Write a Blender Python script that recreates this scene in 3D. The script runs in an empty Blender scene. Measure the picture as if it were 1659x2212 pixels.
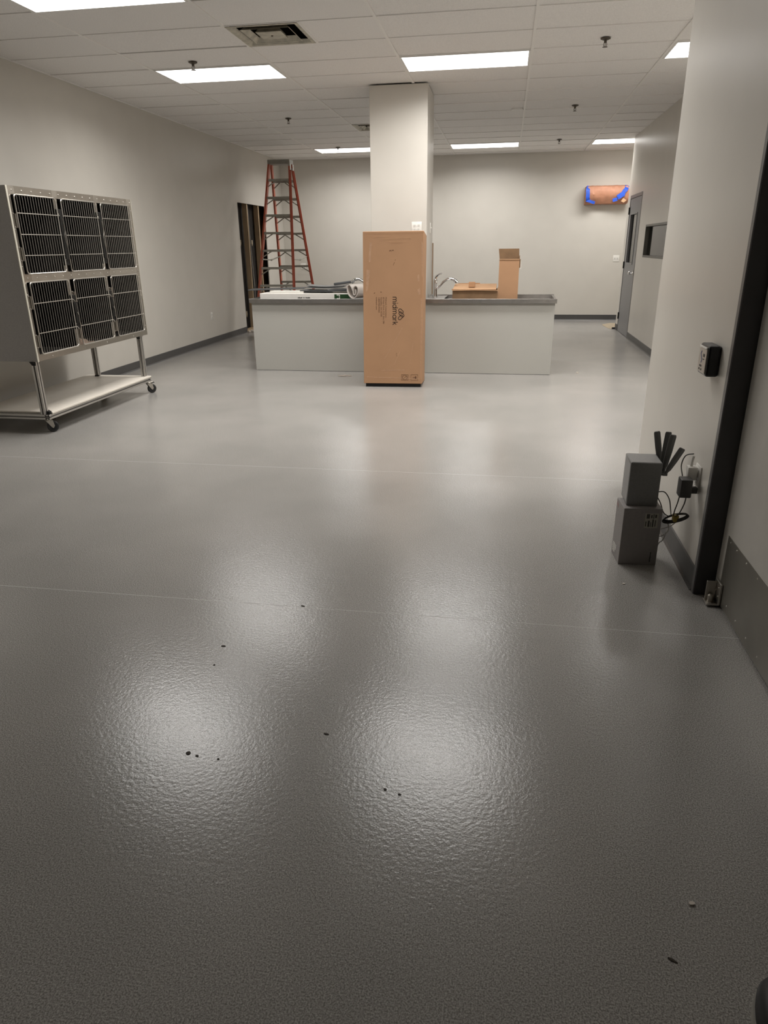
import bpy, bmesh, math, random
from mathutils import Vector, Matrix
random.seed(7)
R = math.radians
scene = bpy.context.scene
COL = scene.collection

# ------------------------------------------------------------------ materials
def lin(h):
    h = h.lstrip('#'); o = []
    for i in (0, 2, 4):
        c = int(h[i:i+2], 16) / 255
        o.append(c / 12.92 if c <= .04045 else ((c + .055) / 1.055) ** 2.4)
    return (*o, 1)

def mat(name, col, rough=.5, metal=0., noise=0., scale=20., bump=0., bscale=200., bdist=.001, spec=.5, stretch=None, detail=4., roughvar=0.):
    m = bpy.data.materials.new(name); m.use_nodes = True
    nt = m.node_tree; N = nt.nodes; L = nt.links
    b = N['Principled BSDF']
    c = lin(col) if isinstance(col, str) else (*col, 1)
    b.inputs['Base Color'].default_value = c
    b.inputs['Roughness'].default_value = rough
    b.inputs['Metallic'].default_value = metal
    b.inputs['Specular IOR Level'].default_value = spec
    tc = N.new('ShaderNodeTexCoord')
    src = tc.outputs['Object']
    if stretch:
        mp = N.new('ShaderNodeMapping'); mp.inputs['Scale'].default_value = stretch
        L.new(src, mp.inputs['Vector']); src = mp.outputs['Vector']
    if noise or roughvar:
        n = N.new('ShaderNodeTexNoise'); n.inputs['Scale'].default_value = scale; n.inputs['Detail'].default_value = detail
        L.new(src, n.inputs['Vector'])
        if noise:
            cr = N.new('ShaderNodeValToRGB')
            cr.color_ramp.elements[0].position = .3; cr.color_ramp.elements[1].position = .7
            cr.color_ramp.elements[0].color = tuple(x * (1 - noise) for x in c[:3]) + (1,)
            cr.color_ramp.elements[1].color = tuple(min(1, x * (1 + noise)) for x in c[:3]) + (1,)
            L.new(n.outputs['Fac'], cr.inputs['Fac']); L.new(cr.outputs['Color'], b.inputs['Base Color'])
        if roughvar:
            mr = N.new('ShaderNodeMapRange')
            mr.inputs['To Min'].default_value = rough - roughvar; mr.inputs['To Max'].default_value = rough + roughvar
            L.new(n.outputs['Fac'], mr.inputs['Value']); L.new(mr.outputs['Result'], b.inputs['Roughness'])
    if bump:
        n2 = N.new('ShaderNodeTexNoise'); n2.inputs['Scale'].default_value = bscale; n2.inputs['Detail'].default_value = 3
        L.new(src, n2.inputs['Vector'])
        bp = N.new('ShaderNodeBump'); bp.inputs['Strength'].default_value = bump; bp.inputs['Distance'].default_value = bdist
        L.new(n2.outputs['Fac'], bp.inputs['Height']); L.new(bp.outputs['Normal'], b.inputs['Normal'])
    return m

def emat(name, col, strength):
    m = bpy.data.materials.new(name); m.use_nodes = True
    b = m.node_tree.nodes['Principled BSDF']
    b.inputs['Base Color'].default_value = (.8, .8, .8, 1)
    b.inputs['Emission Color'].default_value = (*col, 1)
    b.inputs['Emission Strength'].default_value = strength
    return m

def glass_mat(name):
    m = bpy.data.materials.new(name); m.use_nodes = True
    nt = m.node_tree; N = nt.nodes; L = nt.links
    N.remove(N['Principled BSDF'])
    out = N['Material Output']
    tr = N.new('ShaderNodeBsdfTransparent'); tr.inputs['Color'].default_value = (.86, .88, .9, 1)
    gl = N.new('ShaderNodeBsdfGlossy'); gl.inputs['Roughness'].default_value = .02
    fr = N.new('ShaderNodeFresnel'); fr.inputs['IOR'].default_value = 1.45
    mx = N.new('ShaderNodeMixShader')
    L.new(fr.outputs['Fac'], mx.inputs['Fac']); L.new(tr.outputs[0], mx.inputs[1]); L.new(gl.outputs[0], mx.inputs[2])
    L.new(mx.outputs[0], out.inputs['Surface'])
    return m

LIGHT = 2.6          # glow of the prismatic lens seen from the side
WATT, SPREAD = 29.5, 158
M = {}
M['wall'] = mat('wall_paint', (.635, .605, .55), .34, bump=.10, bscale=260, bdist=.0006, noise=.02, scale=3, spec=.4)
M['wall_rear'] = mat('rear_wall_bounce_cut', (.16, .15, .14), .6, noise=.03, scale=3)  # unseen wall made dark to cut bounce light onto the near floor
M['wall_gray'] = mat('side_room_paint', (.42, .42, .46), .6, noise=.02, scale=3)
M['ceil'] = mat('ceiling_tile', (.84, .82, .80), .9, noise=.10, scale=160, bump=.35, bscale=240, bdist=.001)
M['tee'] = mat('ceiling_tee', (.84, .82, .79), .5)
M['plenum'] = mat('plenum_black', (.02, .018, .016), .9)
M['base'] = mat('vinyl_base', '#4b4a49', .42, bump=.05, noise=.05, scale=8)
M['lampframe'] = mat('lamp_frame_white', (.8, .79, .76), .5)
M['diff'] = emat('lamp_diffuser_glow', (1.0, .975, .945), LIGHT)
M['diff_cool'] = emat('added_side_room_glow', (.90, .93, 1.0), 36.0)
M['vent'] = mat('vent_metal', (.48, .45, .37), .5, noise=.25, scale=14)
M['ventdark'] = mat('vent_throat_shade', (.012, .010, .007), .8)  # black colour carries the shade inside the duct
M['steel'] = mat('brushed_steel', (.46, .43, .385), .34, 1., noise=.10, scale=30, stretch=(1, 1, 14))
M['steel_h'] = mat('brushed_steel_sheet', (.50, .47, .42), .38, .9, noise=.12, scale=6)
M['counter_steel'] = mat('counter_steel', (.44, .42, .40), .36, 1., noise=.08, scale=18, stretch=(1, 12, 1))
M['wire'] = mat('polished_wire', (.62, .59, .54), .3, .85)
M['chrome'] = mat('chrome', (.82, .82, .82), .07, 1., noise=.01)
M['rivet'] = mat('rivet_steel', (.66, .63, .58), .28, .9)
M['darkcage'] = mat('cage_inside_shade', (.018, .015, .013), .6, noise=.2, scale=6)
M['cagefloor'] = mat('cage_floor_steel', (.10, .09, .08), .35, .7)
M['latch'] = mat('dark_latch', (.013, .012, .011), .55, 0., noise=.15, scale=30, spec=.25)
M['lam_gray'] = mat('gray_laminate', (.36, .345, .33), .5, noise=.06, scale=120)
M['edge_white'] = mat('pale_edge_band', '#c9c4b6', .4)
M['alu'] = mat('extruded_aluminium', (.60, .58, .55), .35, .9, noise=.05, scale=40, stretch=(1, 1, 20))
M['alu_groove'] = mat('extrusion_slot', (.20, .19, .18), .5, .6)
M['white_board'] = mat('white_shelf_board', (.86, .80, .71), .38, noise=.03, scale=6)
M['rubber'] = mat('black_rubber', (.02, .02, .02), .5, noise=.2, scale=60)
M['panel'] = mat('counter_laminate', (.46, .45, .415), .42, noise=.03, scale=140)
M['card'] = mat('cardboard', (.44, .25, .135), .75, noise=.035, scale=4, bump=.08, bscale=18, bdist=.002)
M['card_lt'] = mat('cardboard_light', (.50, .30, .165), .75, noise=.08, scale=8, bump=.1, bscale=40, bdist=.002)
M['card_dk'] = mat('cardboard_inside_and_shaded', (.235, .14, .072), .8, noise=.12, scale=10, bump=.1, bscale=40, bdist=.002)  # shade on the low carton's front put into this brown; also inner flap faces
M['card_scuff'] = mat('cardboard_scuff', (.485, .295, .18), .8, noise=.10, scale=40)
M['ink'] = mat('brown_black_ink', (.03, .014, .006), .7)
M['ink_soft'] = mat('brown_ink_small', (.14, .065, .03), .7)
M['black'] = mat('black_plastic', (.006, .006, .007), .35, noise=.1)
M['paper_brown'] = mat('brown_masking_paper', (.50, .235, .14), .6, noise=.1, scale=6, bump=.4, bscale=12, bdist=.02)
M['tape'] = mat('blue_masking_tape', (.02, .10, .62), .5, noise=.2, scale=18, bump=.3, bscale=30, bdist=.006)
M['door_gray'] = mat('door_gray_paint', (.215, .213, .215), .42, noise=.04, scale=30)
M['frame_gray'] = mat('door_frame_gray', (.15, .145, .14), .4, noise=.04, scale=30)
M['frame_dark'] = mat('door_frame_shaded', (.055, .052, .052), .45, noise=.06, scale=12)  # gray frame, with the shade on its reveals put into this darker colour
M['win_frame'] = mat('window_frame_bronze', (.10, .095, .08), .4, .4, noise=.05)
M['leaf'] = mat('door_leaf_beige', (.60, .575, .53), .5, noise=.03, scale=10)
M['kick'] = mat('kick_plate_steel', (.30, .285, .25), .42, .8, noise=.1, scale=5)
M['white_pl'] = mat('white_plastic', (.82, .80, .75), .35)
M['slot'] = mat('outlet_slot', (.05, .045, .04), .6)
M['orange'] = mat('orange_fibreglass', (.44, .10, .052), .42, noise=.12, scale=25, stretch=(1, 1, .2))
M['lad_alu'] = mat('ladder_aluminium', (.36, .345, .30), .5, .3, noise=.08, scale=20)
M['lad_cap'] = mat('ladder_cap_gray', (.27, .255, .22), .5, noise=.08)
M['lumber'] = mat('stud_lumber', (.50, .37, .23), .7, noise=.18, scale=9, stretch=(1, 1, .15))
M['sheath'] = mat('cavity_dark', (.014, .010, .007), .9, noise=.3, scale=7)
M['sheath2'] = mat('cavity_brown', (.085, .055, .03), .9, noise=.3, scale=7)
M['patch'] = mat('pale_adhesive', (.38, .315, .225), .8, noise=.2, scale=30)
M['white_card'] = mat('white_carton', (.78, .75, .70), .5, noise=.02)
M['white_foam'] = mat('white_foam', (.9, .87, .80), .6)
M['green'] = mat('green_label', (.012, .05, .012), .5)
M['gray_sheet'] = mat('charcoal_sheet', (.085, .088, .09), .45, noise=.08, scale=12)
M['gray_sheet2'] = mat('slate_sheet', (.15, .152, .15), .45, noise=.08, scale=12)
M['roll'] = mat('paper_roll_grey', (.55, .51, .47), .55, noise=.05, scale=10)
M['router'] = mat('router_gray', (.22, .22, .215), .42, noise=.08, scale=200)
M['router_top'] = mat('router_lid', (.32, .315, .31), .5, noise=.08, scale=200)
M['antenna'] = mat('antenna_black', (.15, .15, .145), .45)
M['box_gray'] = mat('retail_box_gray', (.29, .27, .262), .48, noise=.05, scale=80)
M['box_gray_lt'] = mat('retail_box_gray_light', (.33, .32, .30), .5, noise=.05, scale=80)
M['label_gray'] = mat('shipping_label', (.42, .40, .35), .6)
M['ink_gray'] = mat('label_ink', (.06, .056, .05), .6)
M['red_dim'] = mat('red_print', (.36, .16, .15), .6)
M['cable'] = mat('cable_black', (.03, .028, .022), .45)
M['cable_gray'] = mat('cable_gray', (.55, .53, .5), .4)
M['brick'] = mat('charger_gray', (.06, .057, .054), .45)
M['twist'] = mat('yellow_tie', (.30, .22, .03), .5)
M['keyface'] = mat('keypad_silver', (.55, .51, .46), .35, .4)
M['keyblue'] = mat('keypad_blue_mark', (.06, .08, .25), .5)
def film_mat(name, col):
    m = bpy.data.materials.new(name); m.use_nodes = True
    nt = m.node_tree; N = nt.nodes; L = nt.links; N.remove(N['Principled BSDF'])
    d = N.new('ShaderNodeBsdfDiffuse'); t = N.new('ShaderNodeBsdfTranslucent'); x = N.new('ShaderNodeMixShader'); n = N.new('ShaderNodeTexNoise')
    n.inputs['Scale'].default_value = 5
    r = N.new('ShaderNodeValToRGB'); r.color_ramp.elements[0].color = tuple(c*.97 for c in col)+(1,); r.color_ramp.elements[1].color = (*col, 1)
    L.new(n.outputs['Fac'], r.inputs['Fac'])
    for q in (d, t): L.new(r.outputs['Color'], q.inputs['Color'])
    x.inputs['Fac'].default_value = .6
    L.new(d.outputs[0], x.inputs[1]); L.new(t.outputs[0], x.inputs[2]); L.new(x.outputs[0], N['Material Output'].inputs['Surface'])
    return m
M['shade'] = film_mat('lavender_window_film', (.66, .64, .74)); M['backing'] = film_mat('added_pale_backing', (.74, .72, .68))
M['glass'] = glass_mat('clear_glass')
M['dirt'] = mat('dirt_brown', (.04, .03, .02), .8)
M['scrap'] = mat('pale_scrap', (.68, .62, .55), .7, noise=.1, scale=40)
M['shoe'] = mat('black_shoe_leather', (.008, .0075, .007), .5, noise=.2, scale=40)
M['sole'] = mat('grey_shoe_welt', (.38, .37, .33), .6)
M['trimboard'] = mat('tan_board_edge', (.30, .21, .14), .6)
M['pinkpaper'] = mat('crumpled_pink_paper', (.42, .31, .24), .7, noise=.2, scale=20)
M['sprink'] = mat('sprinkler_brass', (.12, .10, .08), .4, .7)

def floor_mat():
    m = bpy.data.materials.new('epoxy_floor'); m.use_nodes = True
    nt = m.node_tree; N = nt.nodes; L = nt.links
    b = N['Principled BSDF']
    tc = N.new('ShaderNodeTexCoord'); src = tc.outputs['Object']
    def noise(sc, det, rough=.5):
        n = N.new('ShaderNodeTexNoise'); n.inputs['Scale'].default_value = sc
        n.inputs['Detail'].default_value = det; n.inputs['Roughness'].default_value = rough
        L.new(src, n.inputs['Vector']); return n.outputs['Fac']
    fine = noise(270, 2, .6); big = noise(1.1, 4)
    r1 = N.new('ShaderNodeValToRGB')
    r1.color_ramp.elements[0].position = .36; r1.color_ramp.elements[0].color = (.20, .191, .177, 1)
    r1.color_ramp.elements[1].position = .68; r1.color_ramp.elements[1].color = (.54, .525, .495, 1)
    L.new(fine, r1.inputs['Fac'])
    r2 = N.new('ShaderNodeValToRGB')
    r2.color_ramp.elements[0].position = .35; r2.color_ramp.elements[0].color = (.90, .90, .90, 1)
    r2.color_ramp.elements[1].position = .65; r2.color_ramp.elements[1].color = (1.06, 1.05, 1.05, 1)
    L.new(big, r2.inputs['Fac'])
    mul = N.new('ShaderNodeMixRGB'); mul.blend_type = 'MULTIPLY'; mul.inputs['Fac'].default_value = 1
    L.new(r1.outputs['Color'], mul.inputs['Color1']); L.new(r2.outputs['Color'], mul.inputs['Color2'])
    # welded seams across the room
    sep = N.new('ShaderNodeSeparateXYZ'); L.new(src, sep.inputs[0])
    acc = None
    for y0, w in ((2.548, .0016), (4.494, .0012)):
        s = N.new('ShaderNodeMath'); s.operation = 'SUBTRACT'; s.inputs[1].default_value = y0
        L.new(sep.outputs['Y'], s.inputs[0])
        a = N.new('ShaderNodeMath'); a.operation = 'ABSOLUTE'; L.new(s.outputs[0], a.inputs[0])
        lt = N.new('ShaderNodeMath'); lt.operation = 'LESS_THAN'; lt.inputs[1].default_value = w
        L.new(a.outputs[0], lt.inputs[0])
        if acc is None: acc = lt.outputs[0]
        else:
            mxm = N.new('ShaderNodeMath'); mxm.operation = 'MAXIMUM'
            L.new(acc, mxm.inputs[0]); L.new(lt.outputs[0], mxm.inputs[1]); acc = mxm.outputs[0]
    seam = N.new('ShaderNodeMixRGB'); seam.inputs['Color2'].default_value = (.50, .49, .47, 1)
    L.new(acc, seam.inputs['Fac']); L.new(mul.outputs['Color'], seam.inputs['Color1'])
    L.new(seam.outputs['Color'], b.inputs['Base Color'])
    rr = N.new('ShaderNodeMapRange'); rr.inputs['To Min'].default_value = .17; rr.inputs['To Max'].default_value = .25
    L.new(noise(2.3, 4), rr.inputs['Value'])
    ra = N.new('ShaderNodeMath'); ra.operation = 'MULTIPLY_ADD'; ra.inputs[1].default_value = .4
    L.new(acc, ra.inputs[0]); L.new(rr.outputs['Result'], ra.inputs[2])
    L.new(ra.outputs[0], b.inputs['Roughness'])
    b.inputs['Specular IOR Level'].default_value = .5
    bp = N.new('ShaderNodeBump'); bp.inputs['Strength'].default_value = .6; bp.inputs['Distance'].default_value = .0014
    L.new(noise(78, 3, .6), bp.inputs['Height']); L.new(bp.outputs['Normal'], b.inputs['Normal'])
    return m
M['floor'] = floor_mat()

# ------------------------------------------------------------------ mesh helpers
def nb(): return bmesh.new()

def box(bm, x0, x1, y0, y1, z0, z1, bev=0., seg=2, mx=None):
    a = bmesh.ops.create_cube(bm, size=1)['verts']
    bmesh.ops.scale(bm, verts=a, vec=(abs(x1-x0), abs(y1-y0), abs(z1-z0)))
    bmesh.ops.translate(bm, verts=a, vec=((x0+x1)/2, (y0+y1)/2, (z0+z1)/2))
    if bev:
        es = list({e for v in a for e in v.link_edges})
        r = bmesh.ops.bevel(bm, geom=es, offset=bev, segments=seg, affect='EDGES', profile=.5)
        a = list({v for f in r['faces'] for v in f.verts} | {v for v in a if v.is_valid})
    if mx is not None: bmesh.ops.transform(bm, verts=a, matrix=mx)
    return a

def tube(bm, pts, r, n=8, closed=False, caps=True):
    pts = [Vector(p) for p in pts]; k = len(pts); rings = []
    rad = r if isinstance(r, (list, tuple)) else [r] * k
    prev = None
    for i, p in enumerate(pts):
        if closed: t = (pts[(i+1) % k] - pts[i-1]).normalized()
        elif i == 0: t = (pts[1] - p).normalized()
        elif i == k-1: t = (p - pts[-2]).normalized()
        else: t = ((pts[i+1]-p).normalized() + (p-pts[i-1]).normalized()).normalized()
        if prev is None:
            u = t.orthogonal().normalized()
        else:
            u = (prev - t * prev.dot(t))
            u = u.normalized() if u.length > 1e-6 else t.orthogonal().normalized()
        prev = u; w = t.cross(u)
        rings.append([bm.verts.new(p + (u*math.cos(2*math.pi*j/n) + w*math.sin(2*math.pi*j/n)) * rad[i]) for j in range(n)])
    m = k if closed else k-1
    for i in range(m):
        a, b = rings[i], rings[(i+1) % k]
        for j in range(n):
            bm.faces.new((a[j], a[(j+1) % n], b[(j+1) % n], b[j]))
    if caps and not closed:
        bm.faces.new(rings[0][::-1]); bm.faces.new(rings[-1])

def cyl(bm, p0, p1, r, n=20, r2=None):
    tube(bm, [p0, p1], [r, r if r2 is None else r2], n)

def lathe(bm, prof, o=(0, 0, 0), ax='Z', n=24):
    """prof: list of (radius, height)"""
    rings = []
    for r, h in prof:
        ring = []
        for j in range(n):
            a = 2*math.pi*j/n; c, s = math.cos(a)*r, math.sin(a)*r
            v = {'Z': (c, s, h), 'X': (h, c, s), 'Y': (c, h, s)}[ax]
            ring.append(bm.verts.new(Vector(v) + Vector(o)))
        rings.append(ring)
    for a, b in zip(rings, rings[1:]):
        for j in range(n): bm.faces.new((a[j], a[(j+1) % n], b[(j+1) % n], b[j]))
    bm.faces.new(rings[0][::-1]); bm.faces.new(rings[-1])

def prism(bm, poly, d0, d1, f):
    """extrude a 2d polygon; f(u, v, d) -> xyz"""
    a = [bm.verts.new(f(u, v, d0)) for u, v in poly]; b = [bm.verts.new(f(u, v, d1)) for u, v in poly]
    bm.faces.new(a[::-1]); bm.faces.new(b)
    k = len(poly)
    for i in range(k): bm.faces.new((a[i], a[(i+1) % k], b[(i+1) % k], b[i]))

def ribbon(bm, pts, w, f, closed=False, d=(0, .0006)):
    """flat stroke of width w along 2d points, mapped by f(u, v, d)"""
    P = [Vector(p) for p in pts]; k = len(P); Lp = []; Rp = []
    for i in range(k):
        if closed: t = P[(i+1) % k] - P[i-1]
        elif i == 0: t = P[1]-P[0]
        elif i == k-1: t = P[-1]-P[-2]
        else: t = (P[i+1]-P[i]).normalized() + (P[i]-P[i-1]).normalized()
        t = t.normalized(); nrm = Vector((-t.y, t.x)) * w/2
        Lp.append(P[i]+nrm); Rp.append(P[i]-nrm)
    m = k if closed else k-1
    for i in range(m):
        j = (i+1) % k
        prism(bm, [Rp[i], Rp[j], Lp[j], Lp[i]], d[0], d[1], f)

def arc(cx, cy, r, a0, a1, n=10, ry=None):
    ry = r if ry is None else ry
    return [(cx+r*math.cos(R(a0+(a1-a0)*i/n)), cy+ry*math.sin(R(a0+(a1-a0)*i/n))) for i in range(n+1)]

def bez(p0, p1, p2, p3, n=12):
    p0, p1, p2, p3 = map(Vector, (p0, p1, p2, p3))
    return [p0*(1-t)**3 + p1*3*t*(1-t)**2 + p2*3*t*t*(1-t) + p3*t**3 for t in [i/n for i in range(n+1)]]

def spline(pts, n=8):
    pts = [Vector(p) for p in pts]; out = []
    for i in range(len(pts)-1):
        p0 = pts[max(i-1, 0)]; p1 = pts[i]; p2 = pts[i+1]; p3 = pts[min(i+2, len(pts)-1)]
        for k in range(n):
            t = k/n
            out.append(.5*((2*p1)+(p2-p0)*t+(2*p0-5*p1+4*p2-p3)*t*t+(3*p1-p0-3*p2+p3)*t**3))
    out.append(pts[-1]); return out

def chain(o):
    m = Matrix()
    while o is not None:
        m = Matrix.LocRotScale(o.location, o.rotation_euler, o.scale) @ m; o = o.parent
    return m

def obj(name, bm, m, parent=None, smooth=False, local=False, loc=None, label=None):
    """link the bmesh as ONE mesh object; world coordinates unless local"""
    if parent is not None and not local:
        bm.transform(chain(parent).inverted())
    if loc is not None and parent is None:
        bmesh.ops.translate(bm, verts=bm.verts, vec=-Vector(loc))
    bmesh.ops.recalc_face_normals(bm, faces=bm.faces)
    me = bpy.data.meshes.new(name); bm.to_mesh(me); bm.free()
    for mm in (m if isinstance(m, (list, tuple)) else [m]): me.materials.append(mm)
    if smooth:
        for p in me.polygons: p.use_smooth = True
        try: me.set_sharp_from_angle(angle=R(35))
        except Exception: pass
    o = bpy.data.objects.new(name, me); COL.objects.link(o)
    if loc is not None: o.location = loc
    if parent is not None: o.parent = parent
    if label: o['label'] = label
    return o

def tag(o, label, cat, group=None):
    o['label'] = label; o['category'] = cat
    if group: o['group'] = group
    return o

def thing(name, label, cat, loc=(0, 0, 0), rot=(0, 0, 0), group=None):
    o = bpy.data.objects.new(name, None); COL.objects.link(o)
    o.empty_display_size = .05
    o.location = loc; o.rotation_euler = rot
    return tag(o, label, cat, group)

def struct(name, bm, m, parent=None, smooth=False):
    o = obj(name, bm, m, parent, smooth)
    if parent is None: o['kind'] = 'structure'
    return o

def copy_tree(o, parent=None):
    c = o.copy(); COL.objects.link(c)
    if parent is not None: c.parent = parent
    for ch in list(o.children): copy_tree(ch, c)
    return c

def dup(o, loc, label, rot=None):
    c = copy_tree(o); c.location = loc; c['label'] = label
    if rot is not None: c.rotation_euler = rot
    return c

# ------------------------------------------------------------------ room numbers
H = 3.081
XL, XN, XR, XE = -4.62, .89, 2.0, 3.8
YB, YR = 15.05, -3.2
YN = 4.46                                   # end of the keypad wall
GX, GY, TX, TY = -3.519, 7.418, 1.2192, .6096

# ------------------------------------------------------------------ floor, walls
bm = nb(); box(bm, -5.0, XE+.15, YR-.15, YB+.15, -.08, 0); struct('floor', bm, M['floor'])

OY0, OY1, OZ = 12.46, 13.93, 2.18           # cut opening in the left wall
bm = nb()
box(bm, XL-.016, XL, YR, OY0, 0, H+.1); box(bm, XL-.016, XL, OY1, YB, 0, H+.1); box(bm, XL-.016, XL, OY0, OY1, OZ, H+.1)
wl = struct('wall_left', bm, M['wall'])
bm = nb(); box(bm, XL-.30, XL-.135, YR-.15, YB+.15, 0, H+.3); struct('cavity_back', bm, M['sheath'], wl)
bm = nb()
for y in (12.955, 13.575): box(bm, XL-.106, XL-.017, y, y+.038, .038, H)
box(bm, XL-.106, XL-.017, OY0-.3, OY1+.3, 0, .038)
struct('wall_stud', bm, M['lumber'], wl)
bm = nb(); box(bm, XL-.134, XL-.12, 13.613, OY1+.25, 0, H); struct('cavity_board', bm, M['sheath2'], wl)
bm = nb()
for y, z in ((12.80, 1.53), (13.42, 1.53), (12.84, .29)):
    prism(bm, [(y-.03, z+.05), (y+.03, z+.05), (y+.035, z-.01), (y, z-.06), (y-.025, z-.01)], XL-.134, XL-.122, lambda u, v, d: (d, u, v))
struct('adhesive_patch', bm, M['patch'], wl)

bm = nb(); box(bm, XL-.3, XE+.15, YB, YB+.12, 0, H+.3); struct('wall_back', bm, M['wall'])
bm = nb(); box(bm, XL-.3, XE+.15, YR-.12, YR, 0, H+.3); struct('wall_rear', bm, M['wall_rear'])
bm = nb(); box(bm, XE, XE+.12, YR, YB, 0, H+.3); struct('wall_far_right', bm, M['wall'])

# keypad wall with its door opening
DY0, DY1, DZ = 1.80, 2.912, 2.15
bm = nb()
box(bm, XN, XN+.12, DY1, YN, 0, H+.1); box(bm, XN, XN+.12, YR, DY0, 0, H+.1); box(bm, XN, XN+.12, DY0, DY1, DZ, H+.1)
box(bm, XN+.12, XE, YN-.12, YN, 0, H+.1)
struct('wall_right_near', bm, M['wall'])

# wall with the gray door and the window
RD0, RD1, RDZ = 12.07, 13.19, 2.185
WY0, WY1, WZ0, WZ1 = 9.72, 11.49, 1.25, 1.70
RY0, RY1 = 8.6, 13.42
bm = nb(); T = .12
box(bm, XR, XR+T, RY0, WY0, 0, H+.1); box(bm, XR, XR+T, WY0, WY1, 0, WZ0); box(bm, XR, XR+T, WY0, WY1, WZ1, H+.1)
box(bm, XR, XR+T, WY1, RD0, 0, H+.1); box(bm, XR, XR+T, RD0, RD1, RDZ, H+.1); box(bm, XR, XR+T, RD1, RY1, 0, H+.1)
box(bm, XR+T, XE, RY0, RY0+.12, 0, H+.1); box(bm, XR+T, XE, RY1-.12, RY1, 0, H+.1)
struct('wall_right_far', bm, M['wall'])
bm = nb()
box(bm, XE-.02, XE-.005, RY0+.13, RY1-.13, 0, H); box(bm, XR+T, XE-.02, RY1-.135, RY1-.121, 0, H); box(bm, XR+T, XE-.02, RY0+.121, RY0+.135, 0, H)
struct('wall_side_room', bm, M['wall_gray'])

# structural column
CX0, CX1, CY0, CY1 = -1.563, -.919, 8.545, 9.225
bm = nb(); box(bm, CX0, CX1, CY0, CY1, 0, H-.004, .004, 1); struct('wall_column', bm, M['wall'])
bm = nb(); box(bm, CX1, CX1+.012, CY1-.01, CY1+.03, .87, 1.478); struct('trim_1', bm, M['trimboard'])

# baseboards (vinyl cove base)
def cove(bm, p0, p1, nrm, h=.102, t=.006):
    """cove base run from p0 to p1, nrm = direction into the room"""
    p0, p1, nrm = Vector((*p0, 0)), Vector((*p1, 0)), Vector((*nrm, 0))
    prof = [(0, 0), (.014, 0), (.010, .006), (t, .014), (t, h-.003), (t-.003, h), (0, h)]
    a = [bm.verts.new(p0 + nrm*d + Vector((0, 0, z))) for d, z in prof]
    b = [bm.verts.new(p1 + nrm*d + Vector((0, 0, z))) for d, z in prof]
    k = len(prof)
    for i in range(k): bm.faces.new((a[i], a[(i+1) % k], b[(i+1) % k], b[i]))
    bm.faces.new(a); bm.faces.new(b[::-1])
bm = nb(); cove(bm, (XL, YR), (XL, OY0+.0), (1, 0)); cove(bm, (XL, OY1), (XL, YB), (1, 0)); struct('baseboard_left', bm, M['base'])
bm = nb(); cove(bm, (XL, YB), (XE, YB), (0, -1)); struct('baseboard_back', bm, M['base'])
bm = nb(); cove(bm, (XN, DY1+.035), (XN, YN), (-1, 0), .112); cove(bm, (XN, YR), (XN, DY0-.05), (-1, 0), .112); cove(bm, (XN, YN), (XE, YN), (0, 1), .112); struct('baseboard_right_near', bm, M['base'])
bm = nb(); cove(bm, (XR, RY0), (XR, RD0), (-1, 0)); cove(bm, (XR, RD1), (XR, RY1), (-1, 0)); cove(bm, (XR, RY1), (XE, RY1), (0, 1)); struct('baseboard_right_far', bm, M['base'])
bm = nb(); cove(bm, (XE, RY1), (XE, YB), (-1, 0)); cove(bm, (XE, YN), (XE, RY0), (-1, 0)); struct('baseboard_far_right', bm, M['base'])
bm = nb(); cove(bm, (CX1, CY0), (CX1, CY1), (1, 0)); cove(bm, (CX0, CY0), (CX0, CY1), (-1, 0)); cove(bm, (CX0, CY1), (CX1, CY1), (0, 1)); struct('baseboard_column', bm, M['base'])

# ------------------------------------------------------------------ ceiling: lay-in tiles on a tee grid
lights_at = [(0, -4), (2, -4), (4, -4), (0, 0), (2, 0), (4, 0), (0, 10), (2, 10), (4, 10)]
vents_at = [(1, -2), (1, 6)]
bm = nb()
i0, i1 = -1, 6; j0, j1 = -18, 13
for i in range(i0, i1):
    for j in range(j0, j1):
        xa, xb = GX+TX*i, GX+TX*(i+1); ya, yb = GY+TY*j, GY+TY*(j+1)
        xa, xb = max(xa, XL), min(xb, XE); ya, yb = max(ya, YR), min(yb, YB)
        if xb-xa < .03 or yb-ya < .03: continue
        if (i, j) in lights_at: continue
        if (i, j) in vents_at: xa += .61
        g = .003
        gy = .003
        if random.random() < .12: gy = .014              # tile slid off its tee: a dark gap shows
        dz = random.uniform(0, .004)
        v = box(bm, xa+g, xb-g, ya+g, yb-gy, H+.006+dz, H+.022+dz)
        tilt = random.uniform(-.0022, .0022); cx = (xa+xb)/2; cyy = (ya+yb)/2
        for q in v: q.co.z += (q.co.x-cx)*tilt + (q.co.y-cyy)*random.choice((-1, 1))*0 + abs(tilt)
ceil = struct('ceiling', bm, M['ceil'])
bm = nb()
for i in range(i0, i1+1):
    x = GX+TX*i
    if XL < x < XE: box(bm, x-.012, x+.012, YR, YB, H, H+.03)
for j in range(j0, j1+1):
    y = GY+TY*j
    if YR < y < YB: box(bm, XL, XE, y-.008, y+.008, H+.002, H+.028)
for (i, j) in vents_at: box(bm, GX+TX*i+.600, GX+TX*i+.622, GY+TY*j, GY+TY*(j+1), H, H+.028)
box(bm, XL, XL+.02, YR, YB, H, H+.03); box(bm, XL, XE, YB-.02, YB, H, H+.03)
struct('tee_grid', bm, M['tee'], ceil)
bm = nb(); box(bm, XL-.3, XE+.15, YR-.15, YB+.15, H+.30, H+.36); struct('plenum_deck', bm, M['plenum'], ceil)

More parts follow.
